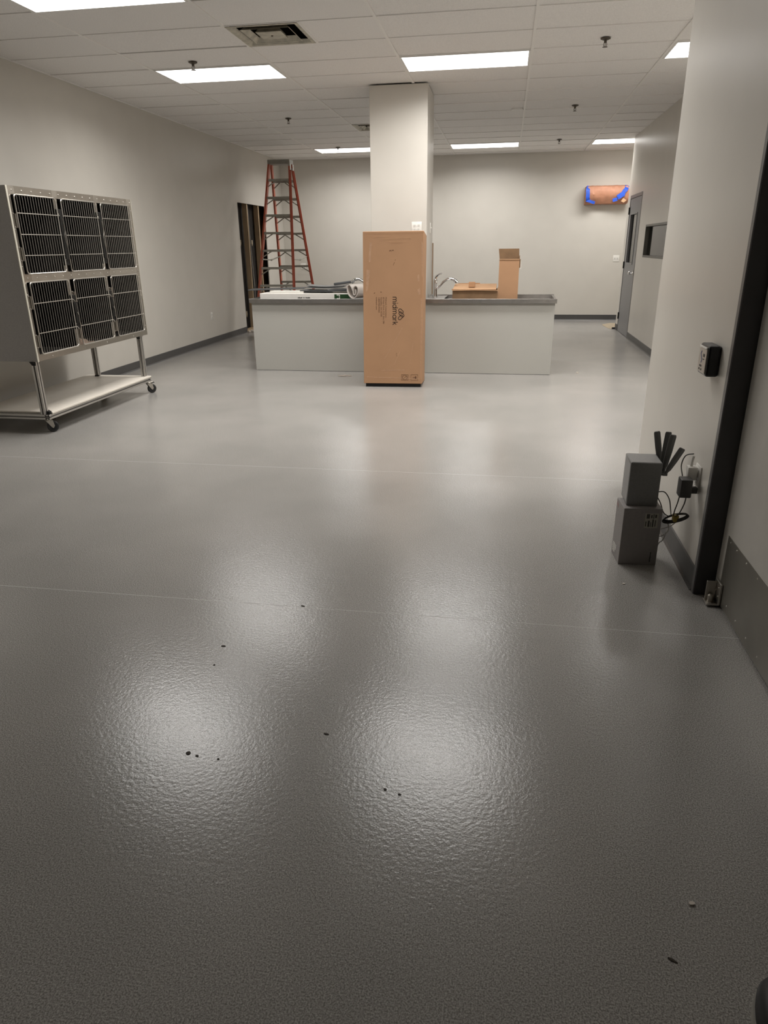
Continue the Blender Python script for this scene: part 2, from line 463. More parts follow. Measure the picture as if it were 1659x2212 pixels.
# ------------------------------------------------------------------ ceiling light panels
def make_light(label):
    t = thing('ceiling_light', label, 'ceiling light', (0, 0, H), group='recessed ceiling light panels')
    bm = nb(); w, d, f = TX-.026, TY-.022, .016
    x0, x1, y0, y1 = -w/2, w/2, -d/2, d/2
    box(bm, x0, x1, y0, y0+f, -.003, .05); box(bm, x0, x1, y1-f, y1, -.003, .05)
    box(bm, x0, x0+f, y0+f, y1-f, -.003, .05); box(bm, x1-f, x1, y0+f, y1-f, -.003, .05)
    box(bm, x0, x1, y0, y1, .05, .056)
    obj('lamp_frame', bm, M['lampframe'], t, local=True)
    bm = nb(); box(bm, x0+f, x1-f, y0+f, y1-f, .001, .006); obj('diffuser', bm, M['diff'], t, local=True)
    la = bpy.data.lights.new('tube_lamp', 'AREA'); la.shape = 'RECTANGLE'; la.size = w-2*f; la.size_y = d-2*f
    la.energy = WATT; la.color = (1.0, .975, .945); la.spread = R(SPREAD)
    lo = bpy.data.objects.new('tube_lamp', la); COL.objects.link(lo); lo.parent = t; lo.location = (0, 0, -.001)
    return t
lab = {
 (0, -4): 'nearest bright ceiling light panel, cut off by the top left edge of the photo',
 (2, -4): 'ceiling light panel nearest the camera, whose glow shows on the floor in the middle foreground',
 (4, -4): 'ceiling light panel behind the keypad wall, hidden from the camera',
 (0, 0): 'bright ceiling light panel above the left wall, between the square vent and the stepladder',
 (2, 0): 'bright ceiling light panel just in front of the square column top',
 (4, 0): 'bright ceiling light panel half cut off by the edge of the keypad wall',
 (0, 10): 'distant ceiling light panel beside the stepladder top, partly behind the column',
 (2, 10): 'distant ceiling light panel by the back wall, just right of the column',
 (4, 10): 'distant ceiling light panel above the paper-wrapped unit in the far right corner'}
L0 = None
for (i, j) in lights_at:
    p = (GX+TX*(i+.5), GY+TY*(j+.5), H)
    if L0 is None: L0 = make_light(lab[i, j]); L0.location = p
    else: dup(L0, p, lab[i, j])
# unseen lamp added to light the far glass from behind
t = thing('added_side_room_light', 'unseen cool white lamp added behind the gray door to light its glass and the side window', 'ceiling light', (2.95, 11.0, H))
bm = nb(); box(bm, 2.55, 3.35, 10.7, 11.3, H-.03, H-.002, .004); obj('lamp_frame', bm, M['lampframe'], t)
bm = nb(); box(bm, 2.57, 3.33, 10.72, 11.28, H-.036, H-.031); obj('diffuser', bm, M['diff_cool'], t)

# ------------------------------------------------------------------ square four-way vents
def make_vent():
    t = thing('ceiling_vent', 'large square four-way air vent in the ceiling above the left foreground light', 'air vent', (0, 0, H), group='square ceiling air vents')
    s = .297
    def ring(bm, a, za, b, zb, th=.002):
        A = [(-a, -a, za), (a, -a, za), (a, a, za), (-a, a, za)]; B = [(-b, -b, zb), (b, -b, zb), (b, b, zb), (-b, b, zb)]
        va = [bm.verts.new(q) for q in A]; vb = [bm.verts.new(q) for q in B]
        va2 = [bm.verts.new((x, y, z+th)) for x, y, z in A]; vb2 = [bm.verts.new((x, y, z+th)) for x, y, z in B]
        for k in range(4):
            n = (k+1) % 4
            bm.faces.new((va[k], va[n], vb[n], vb[k])); bm.faces.new((va2[k], vb2[k], vb2[n], va2[n]))
            bm.faces.new((va[k], va2[k], va2[n], va[n])); bm.faces.new((vb[k], vb[n], vb2[n], vb2[k]))
    bm = nb(); ring(bm, s, -.002, s-.03, -.001); ring(bm, s-.03, -.001, s-.052, .022); obj('vent_frame', bm, M['vent'], t, local=True)
    bm = nb(); ring(bm, .200, -.002, .165, .032); ring(bm, .205, -.004, .198, -.002); obj('louver', bm, M['vent'], t, local=True)
    bm = nb(); box(bm, -.105, .105, -.105, .105, -.002, .004, .002, 1)
    ring(bm, .108, .0, .085, .03); obj('center_plate', bm, M['vent'], t, local=True)
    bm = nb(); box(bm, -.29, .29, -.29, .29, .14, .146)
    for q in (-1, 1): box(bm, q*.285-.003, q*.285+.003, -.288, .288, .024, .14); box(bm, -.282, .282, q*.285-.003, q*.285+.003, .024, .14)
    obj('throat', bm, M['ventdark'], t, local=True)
    bm = nb(); lathe(bm, [(.009, .0), (.009, -.006), (.004, -.010)], n=10); obj('screw', bm, M['sprink'], t, local=True, smooth=True)
    return t
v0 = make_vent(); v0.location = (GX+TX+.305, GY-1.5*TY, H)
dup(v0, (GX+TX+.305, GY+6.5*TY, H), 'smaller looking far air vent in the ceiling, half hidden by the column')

# ------------------------------------------------------------------ sprinklers and ceiling disc
def make_sprinkler():
    t = thing('sprinkler_head', 'pendent sprinkler just in front of the left lit ceiling panel', 'sprinkler', (0, 0, H), group='ceiling sprinkler heads')
    bm = nb(); lathe(bm, [(.0, .002), (.042, .002), (.042, -.003), (.022, -.012), (.0, -.012)], n=24); obj('escutcheon', bm, M['sprink'], t, True, True)
    bm = nb(); lathe(bm, [(.012, -.010), (.012, -.028), (.008, -.032)], n=14)
    tube(bm, [(.010, 0, -.03), (.014, 0, -.045), (.004, 0, -.062)], .0025, 6); tube(bm, [(-.010, 0, -.03), (-.014, 0, -.045), (-.004, 0, -.062)], .0025, 6)
    cyl(bm, (0, 0, -.03), (0, 0, -.058), .0025, 8); obj('frame_arm', bm, M['sprink'], t, True, True)
    bm = nb(); lathe(bm, [(.0, -.061), (.022, -.061), (.023, -.063), (.0, -.064)], n=18); obj('deflector', bm, M['sprink'], t, True, True)
    return t
SP = [((-3.0, 7.21), 'pendent sprinkler just in front of the left lit ceiling panel'),
      ((-3.02, 10.37), 'pendent sprinkler in the left ceiling, between the near and far light panels'),
      ((-3.03, 13.42), 'tiny far pendent sprinkler in front of the light panel beside the ladder'),
      ((.745, 7.19), 'largest pendent sprinkler, in the right ceiling close to the keypad wall'),
      ((.765, 10.30), 'pendent sprinkler midway along the right half of the ceiling'),
      ((.78, 13.40), 'tiny far pendent sprinkler between the two right-hand distant light panels')]
s0 = None
for (x, y), l in SP:
    if s0 is None: s0 = make_sprinkler(); s0.location = (x, y, H+.001)
    else: dup(s0, (x, y, H+.001), l)
bm = nb(); lathe(bm, [(0, H+.01), (.075, H+.01), (.075, H-.006), (.066, H-.012), (0, H-.013)], (.045, 10.38, 0), n=28)
tag(obj('ceiling_cover_plate', bm, M['lampframe'], None, True, loc=(.045, 10.38, H)), 'flat round white cover disc on the ceiling right of the column', 'cover plate')

# ------------------------------------------------------------------ kennel bank on a wheeled stand
KX, KB, K0, K1, KZ0, KZ1 = -3.70, -4.33, 5.15, 7.0, .605, 1.905
kn = thing('rolling_kennel_bank', 'stainless bank of six barred animal cages on a wheeled stand by the left wall', 'animal cages', (-4.0, 6.07, 0))
DYS = [(5.19, 5.71), (5.785, 6.315), (6.395, 6.915)]
DZS = [(1.275, 1.845), (.658, 1.212)]
bm = nb(); box(bm, KB, KX-.002, K0-.018, K0, KZ0, KZ1, .001, 1); obj('side_panel', bm, M['lam_gray'], kn)
bm = nb(); box(bm, KB, KX-.002, K1-.004, K1, KZ0, KZ1); obj('side_panel', bm, M['steel_h'], kn)
bm = nb(); box(bm, KX-.003, KX+.004, K0-.018, K0+.002, KZ0-.004, KZ1, .001, 1); obj('edge_strip', bm, M['edge_white'], kn)
bm = nb(); box(bm, KX-.003, KX+.002, K1-.006, K1+.001, KZ0, KZ1, .001, 1); obj('edge_strip', bm, M['edge_white'], kn)
bm = nb(); box(bm, KB, KX-.003, K0, K1, KZ1-.004, KZ1); obj('top_panel', bm, M['steel_h'], kn)
bm = nb(); box(bm, KB, KX-.003, K0, K1, KZ0, KZ0+.012); obj('bottom_panel', bm, M['steel_h'], kn)
bm = nb(); box(bm, KB-.004, KB, K0, K1, KZ0, KZ1); obj('back_panel', bm, M['steel_h'], kn)
# front frame: rails and stiles riveted together, the stiles in two sheet tones
zc = [KZ0, DZS[1][0], DZS[1][1], DZS[0][0], DZS[0][1], KZ1]
bm = nb()
for a, b in ((zc[0], zc[1]), (zc[2], zc[3]), (zc[4], zc[5])): box(bm, KX-.003, KX, K0+.002, K1-.006, a, b)
for zi in ((zc[1], zc[2]), (zc[3], zc[4])):
    for a, b in ((K0+.002, DYS[0][0]-.012), (DYS[0][1]+.004, DYS[1][0]-.028), (DYS[1][1]+.004, DYS[2][0]-.028), (DYS[2][1]+.004, K1-.006)):
        box(bm, KX-.003, KX, a, b, zi[0], zi[1])
obj('front_frame', bm, M['steel'], kn)
for y in (K0+.05, 5.745, 6.36, K1-.045):
    bm = nb(); box(bm, KX, KX+.0008, y-.045 if y > K0+.1 else K0+.003, y+.03, zc[4]+.006, KZ1); obj('corner_plate', bm, M['steel_h'], kn)
for a, b in ((5.25, 5.68), (5.80, 6.30), (6.42, 6.93)):
    bm = nb(); box(bm, KX, KX+.0008, a, b, zc[2]+.012, zc[3]-.006); obj('joint_plate', bm, M['steel_h'], kn)
bm = nb(); lathe(bm, [(.0065, 0), (.0055, .003), (.0026, .0048), (.0006, .0052)], (0, 0, 0), 'X', 10)
RIV = obj('rivet', bm, M['rivet'], kn, True, local=True); RIV_USED = []
def dome(y, z, r=.0065):
    o = RIV if not RIV_USED else RIV.copy()
    if RIV_USED: COL.objects.link(o); o.parent = kn
    RIV_USED.append(o); o.location = (KX+.0005-kn.location.x, y-kn.location.y, z); o.scale = (r/.0065,)*3
yy = K0+.05
while yy < K1-.02:
    dome(yy, KZ1-.03); dome(yy, (zc[2]+zc[3])/2); yy += .118
for z in (1.80, 1.63, 1.39, 1.30, 1.18, 1.0, .82, .70):
    dome(K1-.028, z, .005)
for z in (1.70, 1.60, 1.40, 1.33, 1.12, 1.04, .80, .72): dome(K0+.012, z, .005)
for y in (5.34, 6.2, 6.7): dome(y, KZ0+.02, .006)
# cage interiors, with the shade inside put into a near-black colour
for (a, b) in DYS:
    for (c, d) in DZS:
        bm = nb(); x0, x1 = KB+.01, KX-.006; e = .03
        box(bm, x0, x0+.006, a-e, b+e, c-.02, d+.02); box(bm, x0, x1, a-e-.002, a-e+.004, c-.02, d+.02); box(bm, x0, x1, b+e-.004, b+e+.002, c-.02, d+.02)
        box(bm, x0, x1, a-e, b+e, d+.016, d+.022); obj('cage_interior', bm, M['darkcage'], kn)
        bm = nb(); box(bm, x0, x1, a-e, b+e, c-.024, c-.016); obj('cage_floor', bm, M['cagefloor'], kn)

def cage_door(a, b, c, d, upper, col):
    x = KX+.018; r = .028
    rect = []
    for cy, cz, s in ((b-r, d-r, 0), (a+r, d-r, 90), (a+r, c+r, 180), (b-r, c+r, 270)):
        rect += [(x, p[0], p[1]) for p in arc(cy, cz, r, s, s+90, 6)]
    bm = nb(); tube(bm, rect, .0055, 8, closed=True)
    n = 15
    for k in range(1, n+1):
        y = a + (b-a)*k/(n+1)
        tube(bm, [(x, y, c), (x, y, d)], .0021, 6)
    zs = (1.715, 1.564, 1.411) if upper else (1.052, .822)
    for z in zs:
        if upper: tube(bm, [(x+.004, a, z), (x+.004, b+.018, z)], .0034, 6)
        else: tube(bm, [(x+.004, a, z), (x+.004, b+.012, z), (x+.004, b+.028, z-.010), (x+.004, b+.034, z-.022)], .0034, 6)
    o = obj('barred_door', bm, M['wire'], kn, True)
    # hinge leaves on the left stile
    for z in ((1.66, 1.42) if upper else (1.06, .76)):
        bm = nb(); box(bm, KX+.001, KX+.004, a-.032, a-.012, z-.055, z+.055, .001, 1)
        cyl(bm, (KX+.010, a-.010, z-.05), (KX+.010, a-.010, z+.05), .0055, 10)
        lathe(bm, [(.006, 0), (.004, .004), (.001, .005)], (KX+.004, a-.024, z+.048), 'X', 8); lathe(bm, [(.006, 0), (.004, .004), (.001, .005)], (KX+.004, a-.024, z-.048), 'X', 8)
        obj('hinge', bm, M['steel'], o, True)
    # latch with its curved lever, right of the door
    if col < 2:
        zt, zb = (1.765, 1.325) if upper else (1.085, .80)
        y0 = b+.008; w = .060
        bm = nb()
        box(bm, KX+.001, KX+.016, y0-.002, y0+w, zt-.10 if upper else zt-.05, zt, .003, 1)
        box(bm, KX+.001, KX+.016, y0-.002, y0+w, zb, zb+.075, .003, 1)
        pts = [(zt-.06, .028), (zt-.14, .030), (zt-.22 if upper else zt-.15, .022), ((zt+zb)/2-.03, .020), (zb+.14, .030), (zb+.05, .030)]
        poly = [(y0, z) for z, q in pts] + [(y0+q+.026, z) for z, q in pts[::-1]]
        prism(bm, poly, KX+.012, KX+.032, lambda u, v, dd: (dd, u, v))
        obj('latch', bm, M['latch'], o)
        bm = nb()
        tube(bm, spline([(KX+.034, y0+.03, zt-.07), (KX+.036, y0+.034, zt-.16), (KX+.036, y0+.020, (zt+zb)/2), (KX+.036, y0+.036, zb+.12), (KX+.034, y0+.036, zb+.05)]), .003, 6)
        lathe(bm, [(.006, 0), (.004, .004), (.001, .005)], (KX+.016, y0+.008, zt-.04), 'X', 8)
        lathe(bm, [(.006, 0), (.004, .004), (.001, .005)], (KX+.016, y0+.008, zb+.05), 'X', 8)
        obj('latch_edge', bm, M['steel'], o, True)
    return o
for r_, (c, d) in enumerate(DZS):
    for k, (a, b) in enumerate(DYS): cage_door(a, b, c, d, r_ == 0, k)

# wheeled stand: slotted aluminium extrusions
def extr(bm, bmg, p0, p1, s=.045):
    """square slotted profile between two points along an axis"""
    p0, p1 = Vector(p0), Vector(p1); ax = max(range(3), key=lambda k: abs(p1[k]-p0[k]))
    o = [k for k in range(3) if k != ax]; h = s/2
    lo = list(p0-Vector((0, 0, 0))); hi = list(p1)
    for sgn_u in (-1, 1):
        for sgn_v in (-1, 1):
            c = [0]*6
            for k in range(3):
                if k == ax: a, b = sorted((p0[k], p1[k]))
                elif k == o[0]: a, b = sorted((p0[k]+sgn_u*.006, p0[k]+sgn_u*h))
                else: a, b = sorted((p0[k]+sgn_v*.006, p0[k]+sgn_v*h))
                c[2*k], c[2*k+1] = a, b
            box(bm, *c, .0015, 1)
    c = [0]*6
    for k in range(3):
        if k == ax: a, b = sorted((p0[k], p1[k]))
        else: a, b = p0[k]-h*.55, p0[k]+h*.55
        c[2*k], c[2*k+1] = a, b
    box(bmg, *c)
LEG = [(-3.755, 5.175), (-3.755, 6.915), (-4.285, 5.175), (-4.285, 6.90)]
for x, y in LEG:
    bm = nb(); bg = nb(); extr(bm, bg, (x, y, .165), (x, y, KZ0))
    lg = obj('leg', bm, M['alu'], kn); obj('leg_slot', bg, M['alu_groove'], lg)
    for q in (-1, 1):
        bm = nb(); prism(bm, [(y+q*.022, KZ0), (y+q*.052, KZ0), (y+q*.022, KZ0-.035)], x-.016, x+.016, lambda u, v, d: (d, u, v))
        obj('gusset', bm, M['latch'], lg)
SX0, SX1, SY0, SY1 = -4.43, -3.70, 5.15, 6.945
bm = nb(); bg = nb()
extr(bm, bg, (SX1-.02, SY0, .143), (SX1-.02, SY1, .143), .04); extr(bm, bg, (SX0+.02, SY0, .143), (SX0+.02, SY1, .143), .04)
extr(bm, bg, (SX0, SY0+.02, .143), (SX1, SY0+.02, .143), .04); extr(bm, bg, (SX0, SY1-.02, .143), (SX1, SY1-.02, .143), .04)
fr = obj('stand_frame', bm, M['alu'], kn); obj('frame_slot', bg, M['alu_groove'], fr)
bm = nb(); box(bm, SX0, SX1+.006, SY0+.045, SY1, .164, .180, .002, 1); obj('lower_shelf', bm, M['white_board'], kn)
bm = nb()
for x, y in ((-3.725, 5.185), (-3.76, 5.215), (-4.27, 6.86)): box(bm, x-.02, x+.02, y-.016, y+.016, .163, .19, .003, 1)
obj('shelf_bracket', bm, M['latch'], kn)

def caster(x, y, yaw):
    e = bpy.data.objects.new('caster', None); COL.objects.link(e); e.parent = kn
    e.empty_display_size = .03
    e.location = (x-kn.location.x, y-kn.location.y, 0); e.rotation_euler = (0, 0, yaw)
    off = .028; r = .047
    bm = nb(); lathe(bm, [(.014, -.016), (r-.006, -.015), (r, -.008), (r, .008), (r-.006, .015), (.014, .016)], (0, off, r), 'X', 28)
    obj('wheel', bm, M['rubber'], e, True, True)
    bm = nb(); lathe(bm, [(.012, -.0165), (.030, -.0165), (.030, .0165), (.012, .0165)], (0, off, r), 'X', 20); obj('hub', bm, M['black'], e, True, True)
    bm = nb()
    box(bm, -.032, .032, -.034, .034, .117, .123, .002, 1); lathe(bm, [(.026, .104), (.030, .110), (.026, .117)], n=20)
    for s in (-1, 1):
        prism(bm, [(-.026, .106), (.030, .106), (off+.012, r+.006), (off, r-.012), (off-.012, r-.004)], s*.019, s*.023, lambda u, v, d: (d, u, v))
    box(bm, -.023, .023, -.026, .030, .102, .106)
    cyl(bm, (-.026, off, r), (.026, off, r), .006, 12)
    obj('fork', bm, M['steel_h'], e, False, True)
    bm = nb(); box(bm, -.016, .016, .02, .075, .098, .103, .002, 1, Matrix.Rotation(R(8), 4, 'X')); obj('brake_lever', bm, M['latch'], e, False, True)
caster(-3.765, 5.22, R(-46)); caster(-3.715, 6.91, R(-40)); caster(-4.27, 5.215, R(30)); caster(-4.27, 6.90, R(-20))

# crumpled paper in the lower middle cage
bm = nb()
g = [[None]*9 for _ in range(7)]
for i in range(7):
    for j in range(9):
        u, v = i/6, j/8
        hgt = max(.002, .085*(1-v)*(1-abs(2*u-1)**3) + random.uniform(-.012, .018))
        g[i][j] = bm.verts.new((KX-.02-.20*u, 5.80+.26*v+random.uniform(-.008, .008), .642+hgt))
for i in range(6):
    for j in range(8): bm.faces.new((g[i][j], g[i+1][j], g[i+1][j+1], g[i][j+1]))
bmesh.ops.solidify(bm, geom=bm.faces[:], thickness=.0015)
tag(obj('crumpled_paper', bm, M['pinkpaper'], loc=(-3.8, 5.93, .643)), 'crumpled tan paper on the floor of the lower middle cage', 'paper')

# ------------------------------------------------------------------ sink counters either side of the column
FY, BYC = 8.46, 9.06
def make_counter(x0, x1, basin, label, legs_open):
    t = thing('sink_counter', label, 'counter', ((x0+x1)/2, 8.76, 0), group='gray sink counters at the column')
    bm = nb(); box(bm, x0, x1, FY, FY+.02, .004, .822); obj('front_panel', bm, M['panel'], t)
    bm = nb(); box(bm, x0+.002, x1-.002, FY+.02, BYC-.02, .0, .79); obj('cabinet_body', bm, M['panel'], t)
    e0 = x0 if legs_open == 'L' else x1
    bm = nb(); s = -1 if legs_open == 'L' else 1
    box(bm, e0, e0+s*.003, FY-.002, BYC-.02, .004, .822); box(bm, min(e0, e0-s*.022), max(e0, e0-s*.022), FY-.0015, FY, .004, .822)
    obj('end_panel', bm, M['panel'], t)
    # stainless top: outer skirt and rim around a sunken deck
    a, b = (x0-.02, x1) if legs_open == 'L' else (x0, x1+.02)
    y0, y1 = FY-.04, BYC; zt, zd = .866, .826; bx0, bx1 = basin
    bm = nb()
    box(bm, a, b, y0, y0+.028, .818, zt, .0015, 1); box(bm, a, b, y1-.028, y1, .818, zt+.012, .0015, 1)
    box(bm, a, a+.028, y0+.026, y1-.026, .818, zt, .0015, 1); box(bm, b-.028, b, y0+.026, y1-.026, .818, zt, .0015, 1)
    # flat landing beside the sunken deck
    if bx0 > a+.03: box(bm, a+.026, bx0, y0+.026, y1-.026, zt-.006, zt)
    if bx1 < b-.03: box(bm, bx1, b-.026, y0+.026, y1-.026, zt-.006, zt)
    obj('steel_rim', bm, M['counter_steel'], t, True)
    bm = nb(); box(bm, bx0-.002, bx1+.002, y0+.02, y1-.02, zd-.004, zd); obj('sunken_deck', bm, M['counter_steel'], t)
    bm = nb(); box(bm, x0+.01, x1-.01, FY+.004, FY+.02, 0, .006); obj('toe_strip', bm, M['black'], t)
    return t
make_counter(-3.05, CX0-.004, (-3.042, -1.80), 'gray sink counter left of the column, carrying a white carton and dark sheets', 'L')
make_counter(CX1+.004, .572, (-.70, .562), 'gray sink counter right of the column, carrying two open cardboard boxes', 'R')

def make_faucet():
    t = thing('faucet', 'chrome single-lever faucet on the right-hand counter beside the column', 'faucet', (0, 0, 0), group='chrome counter faucets')
    bm = nb(); lathe(bm, [(.0, 0), (.032, 0), (.032, .006), (.026, .012), (.024, .03), (.023, .145), (.025, .15), (.025, .19), (.020, .208), (.0, .214)], n=24); obj('faucet_body', bm, M['chrome'], t, True, True)
    bm = nb()
    pts = spline([(.005, 0, .085), (.05, 0, .125), (.10, 0, .178), (.155, 0, .208), (.205, 0, .206), (.238, 0, .190)], 6)
    n = len(pts); tube(bm, pts, [.013+.004*i/n for i in range(n)], 14); obj('spout', bm, M['chrome'], t, True, True)
    bm = nb(); cyl(bm, (.228, 0, .196), (.262, 0, .170), .021, 16, .018); obj('spray_head', bm, M['chrome'], t, True, True)
    bm = nb(); pts = spline([(.0, 0, .205), (.015, 0, .240), (.045, 0, .262), (.082, 0, .272)], 5)
    n = len(pts); tube(bm, pts, [.016-.010*i/n for i in range(n)], 10); obj('lever', bm, M['chrome'], t, True, True)
    return t
f0 = make_faucet(); f0.location = (-.828, 8.72, .8665)
dup(f0, (-1.60, 8.70, .8665), 'chrome faucet on the left-hand counter, mostly hidden by the tall carton', (0, 0, R(168)))

# ------------------------------------------------------------------ things on the left counter
ZD = .8265
t = thing('long_white_carton', 'long flat white carton lying along the front of the left counter', 'box', (-2.4, 8.72, ZD))
bm = nb(); box(bm, -2.955, -1.835, 8.50, 8.86, ZD, .925, .004, 1); obj('carton_body', bm, M['white_card'], t)
bm = nb(); box(bm, -2.02, -1.834, 8.4985, 8.70, ZD+.012, .914); obj('green_label', bm, M['green'], t)
bm = nb()
F = lambda u, v, d: (u, 8.4985-d, v)
for k in range(3):
    x = -2.005+.0
ribbon(bm, [(-1.99, .905), (-1.955, .905), (-1.955, .885), (-1.985, .885), (-1.955, .885), (-1.955, .865), (-1.99, .865)], .010, F, d=(.0002, .001))
ribbon(bm, [(-1.99, .852), (-1.955, .852), (-1.97, .838)], .008, F, d=(.0002, .001))
obj('label_print', bm, M['white_foam'], t)
bm = nb()
F = lambda u, v, d: (u, 8.4998-d, v)
x = -2.475
for grp in ((.9, 1, .8, 1), (.9,), (1, .8, 1, .9)):        # too blurred in the photo to read: dark smudged marks
    for hh in grp:
        h = .016*hh
        prism(bm, [(x, .866), (x+.0115, .866), (x+.0115, .866+h), (x, .866+h)], .0001, .0008, F)
        x += .0145
    x += .012
obj('carton_print', bm, M['ink_gray'], t)

def sheet(name, label, cx, cy, z, w, d, yaw, m, th=.008, bend=0., tilt=(0, 0), cat='sheet', group='dark sheets on the left counter'):
    bm = nb(); nx = 10
    vs = []
    for s in (0, 1):
        rows = []
        for i in range(nx+1):
            u = i/nx-.5
            rows.append([bm.verts.new((u*w, v*d, bend*(u*2)**2 + s*th + u*w*tilt[0] + v*d*tilt[1])) for v in (-.5, .5)])
        vs.append(rows)
    for i in range(nx):
        for s, fl in ((0, 1), (1, 0)):
            q = (vs[s][i][0], vs[s][i+1][0], vs[s][i+1][1], vs[s][i][1]); bm.faces.new(q[::-1] if fl else q)
        for v in (0, 1): bm.faces.new((vs[0][i][v], vs[0][i+1][v], vs[1][i+1][v], vs[1][i][v]))
    for i in (0, nx): bm.faces.new((vs[0][i][0], vs[0][i][1], vs[1][i][1], vs[1][i][0]))
    o = obj(name, bm, m); o.location = (cx, cy, z); o.rotation_euler = (0, 0, yaw)
    return tag(o, label, cat, group)
sheet('charcoal_sheet', 'charcoal sheet lying at the left end of the counter, overhanging its corner', -2.85, 8.90, .952, .70, .30, R(7), M['gray_sheet'], .010, 0, (.02, 0))
sheet('white_foam_slab', 'thin white foam slab on the left end of the white carton', -2.62, 8.60, .9255, .42, .18, 0, M['white_foam'], .022, cat='foam slab', group=None)
sheet('slate_sheet', 'grey sheet lying flat on the middle of the white carton', -2.28, 8.70, .9255, .34, .28, R(4), M['gray_sheet2'], .014)
sheet('charcoal_sheet', 'dark sheet at the bottom of the right-hand pile on the white carton', -2.14, 8.66, .9435, .62, .28, R(-3), M['gray_sheet'], .010, .006)
sheet('charcoal_sheet', 'square dark tile at the right end of the pile on the white carton', -1.985, 8.66, .9605, .24, .22, R(-6), M['gray_sheet2'], .010, 0, (.05, 0))
sheet('charcoal_sheet', 'long bowed grey sheet second from the top of the pile on the carton', -2.17, 8.70, .975, .46, .24, R(2), M['gray_sheet2'], .008, .012)
sheet('charcoal_sheet', 'topmost thin grey sheet of the pile on the white carton', -2.15, 8.72, .992, .48, .24, R(-2), M['gray_sheet2'], .006, .016)
sheet('white_foam_slab', 'short white foam slab on the right end of the white carton beside the paper roll', -1.93, 8.63, .9255, .22, .16, 0, M['white_foam'], .026, cat='foam slab', group=None)
# dark tray strip sloping up to the roll
bm = nb(); box(bm, -.115, .115, -.035, .035, 0, .030, .008, 2)
o = obj('dark_plastic_strip', bm, M['gray_sheet'], None, True); o.location = (-1.975, 8.815, 1.014); o.rotation_euler = (0, R(-7), 0)
tag(o, 'dark plastic strip sloping up behind the paper roll on the left counter', 'strip')
# paper roll: two scrolled lobes
bm = nb()
path = spline([Vector((x, z, 0)) for x, z in ((-.02, .02), (-.22, .48), (-.58, .82), (-.93, .55), (-.96, .0), (-.72, -.55), (-.15, -.98), (.45, -.85), (.88, -.30), (.93, .32), (.62, .66), (.25, .52), (.06, .05), (.12, -.45), (.38, -.52), (.52, -.15), (.44, .2))], 5)
P2 = [Vector((p.x*.068, p.y*.084)) for p in path]
ribbon(bm, P2, .007, lambda u, v, d: (u+.58*d, .82*d, v), d=(0, .27))
o = obj('paper_roll', bm, M['roll'], None, True); o.location = (-1.778, 8.42, .957)
tag(o, 'loosely rolled grey paper sticking out over the counter edge beside the tall carton', 'paper roll')

# ------------------------------------------------------------------ things on the right counter
t = thing('open_shallow_carton', 'low open cardboard carton with spread flaps beside the chrome faucet', 'box', (-.35, 8.70, ZD))
def cbox(bm, x0, x1, y0, y1, z0, z1, th=.005):
    box(bm, x0, x1, y0, y0+th, z0, z1); box(bm, x0, x1, y1-th, y1, z0, z1); box(bm, x0, x0+th, y0+th, y1-th, z0, z1); box(bm, x1-th, x1, y0+th, y1-th, z0, z1); box(bm, x0, x1, y0, y1, z0, z0+th)
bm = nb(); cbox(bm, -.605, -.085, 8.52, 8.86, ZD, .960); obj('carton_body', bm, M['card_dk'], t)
bm = nb(); prism(bm, [(-.618, .972), (-.35, .962), (-.083, .955), (-.083, .949), (-.35, .956), (-.605, .952)], 8.505, 8.53, lambda u, v, d: (u, d, v))
prism(bm, [(8.51, .968), (8.88, 1.012), (8.88, 1.008), (8.51, .962)], -.60, -.10, lambda u, v, d: (d, u, v)); obj('top_flap', bm, M['card_lt'], t)
bm = nb(); prism(bm, [(8.53, ZD+.01), (8.53, .99), (8.535, .99), (8.60, .96), (8.60, ZD+.01)], -.085, -.079, lambda u, v, d: (d, u, v)); obj('side_flap', bm, M['card_lt'], t)
bm = nb(); prism(bm, [(-.32, .995), (-.10, .992), (-.10, .975), (-.33, .975)], 8.83, 8.835, lambda u, v, d: (u, d, v)); prism(bm, [(-.56, 1.018), (-.30, 1.022), (-.30, .98), (-.58, .985)], 8.87, 8.875, lambda u, v, d: (u, d, v)); obj('back_flap', bm, M['card_lt'], t)
bm = nb(); box(bm, -.422, -.348, 8.60, 8.66, .986, 1.044, .002, 1)
tag(obj('small_cardboard_box', bm, M['card'], loc=(-.385, 8.63, .986)), 'tiny brown box perched on the low open carton', 'box')

t = thing('tall_open_carton', 'tall narrow open cardboard carton standing on the right-hand counter', 'box', (.03, 8.68, ZD))
bm = nb(); cbox(bm, -.078, .148, 8.53, 8.72, ZD, 1.292)
obj('carton_body', bm, M['card'], t)
bm = nb(); prism(bm, [(-.092, 1.405), (.142, 1.405), (.148, 1.292), (-.078, 1.292)], 8.715, 8.719, lambda u, v, d: (u, d, v))
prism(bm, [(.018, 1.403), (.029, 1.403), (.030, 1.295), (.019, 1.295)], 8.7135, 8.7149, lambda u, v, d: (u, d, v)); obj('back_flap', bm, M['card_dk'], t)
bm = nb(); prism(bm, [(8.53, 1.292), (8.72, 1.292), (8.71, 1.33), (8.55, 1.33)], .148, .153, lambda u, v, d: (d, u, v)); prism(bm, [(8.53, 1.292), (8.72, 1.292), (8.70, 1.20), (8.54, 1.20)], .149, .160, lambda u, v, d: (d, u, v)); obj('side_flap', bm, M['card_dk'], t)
bm = nb(); prism(bm, [(-.078, 1.296), (.148, 1.296), (.148, 1.286), (-.078, 1.288)], 8.524, 8.532, lambda u, v, d: (u, d, v)); obj('folded_edge', bm, M['card_lt'], t)
bm = nb(); box(bm, .1605, .171, 8.545, 8.547, 1.185, 1.268); obj('white_label', bm, M['white_card'], t)

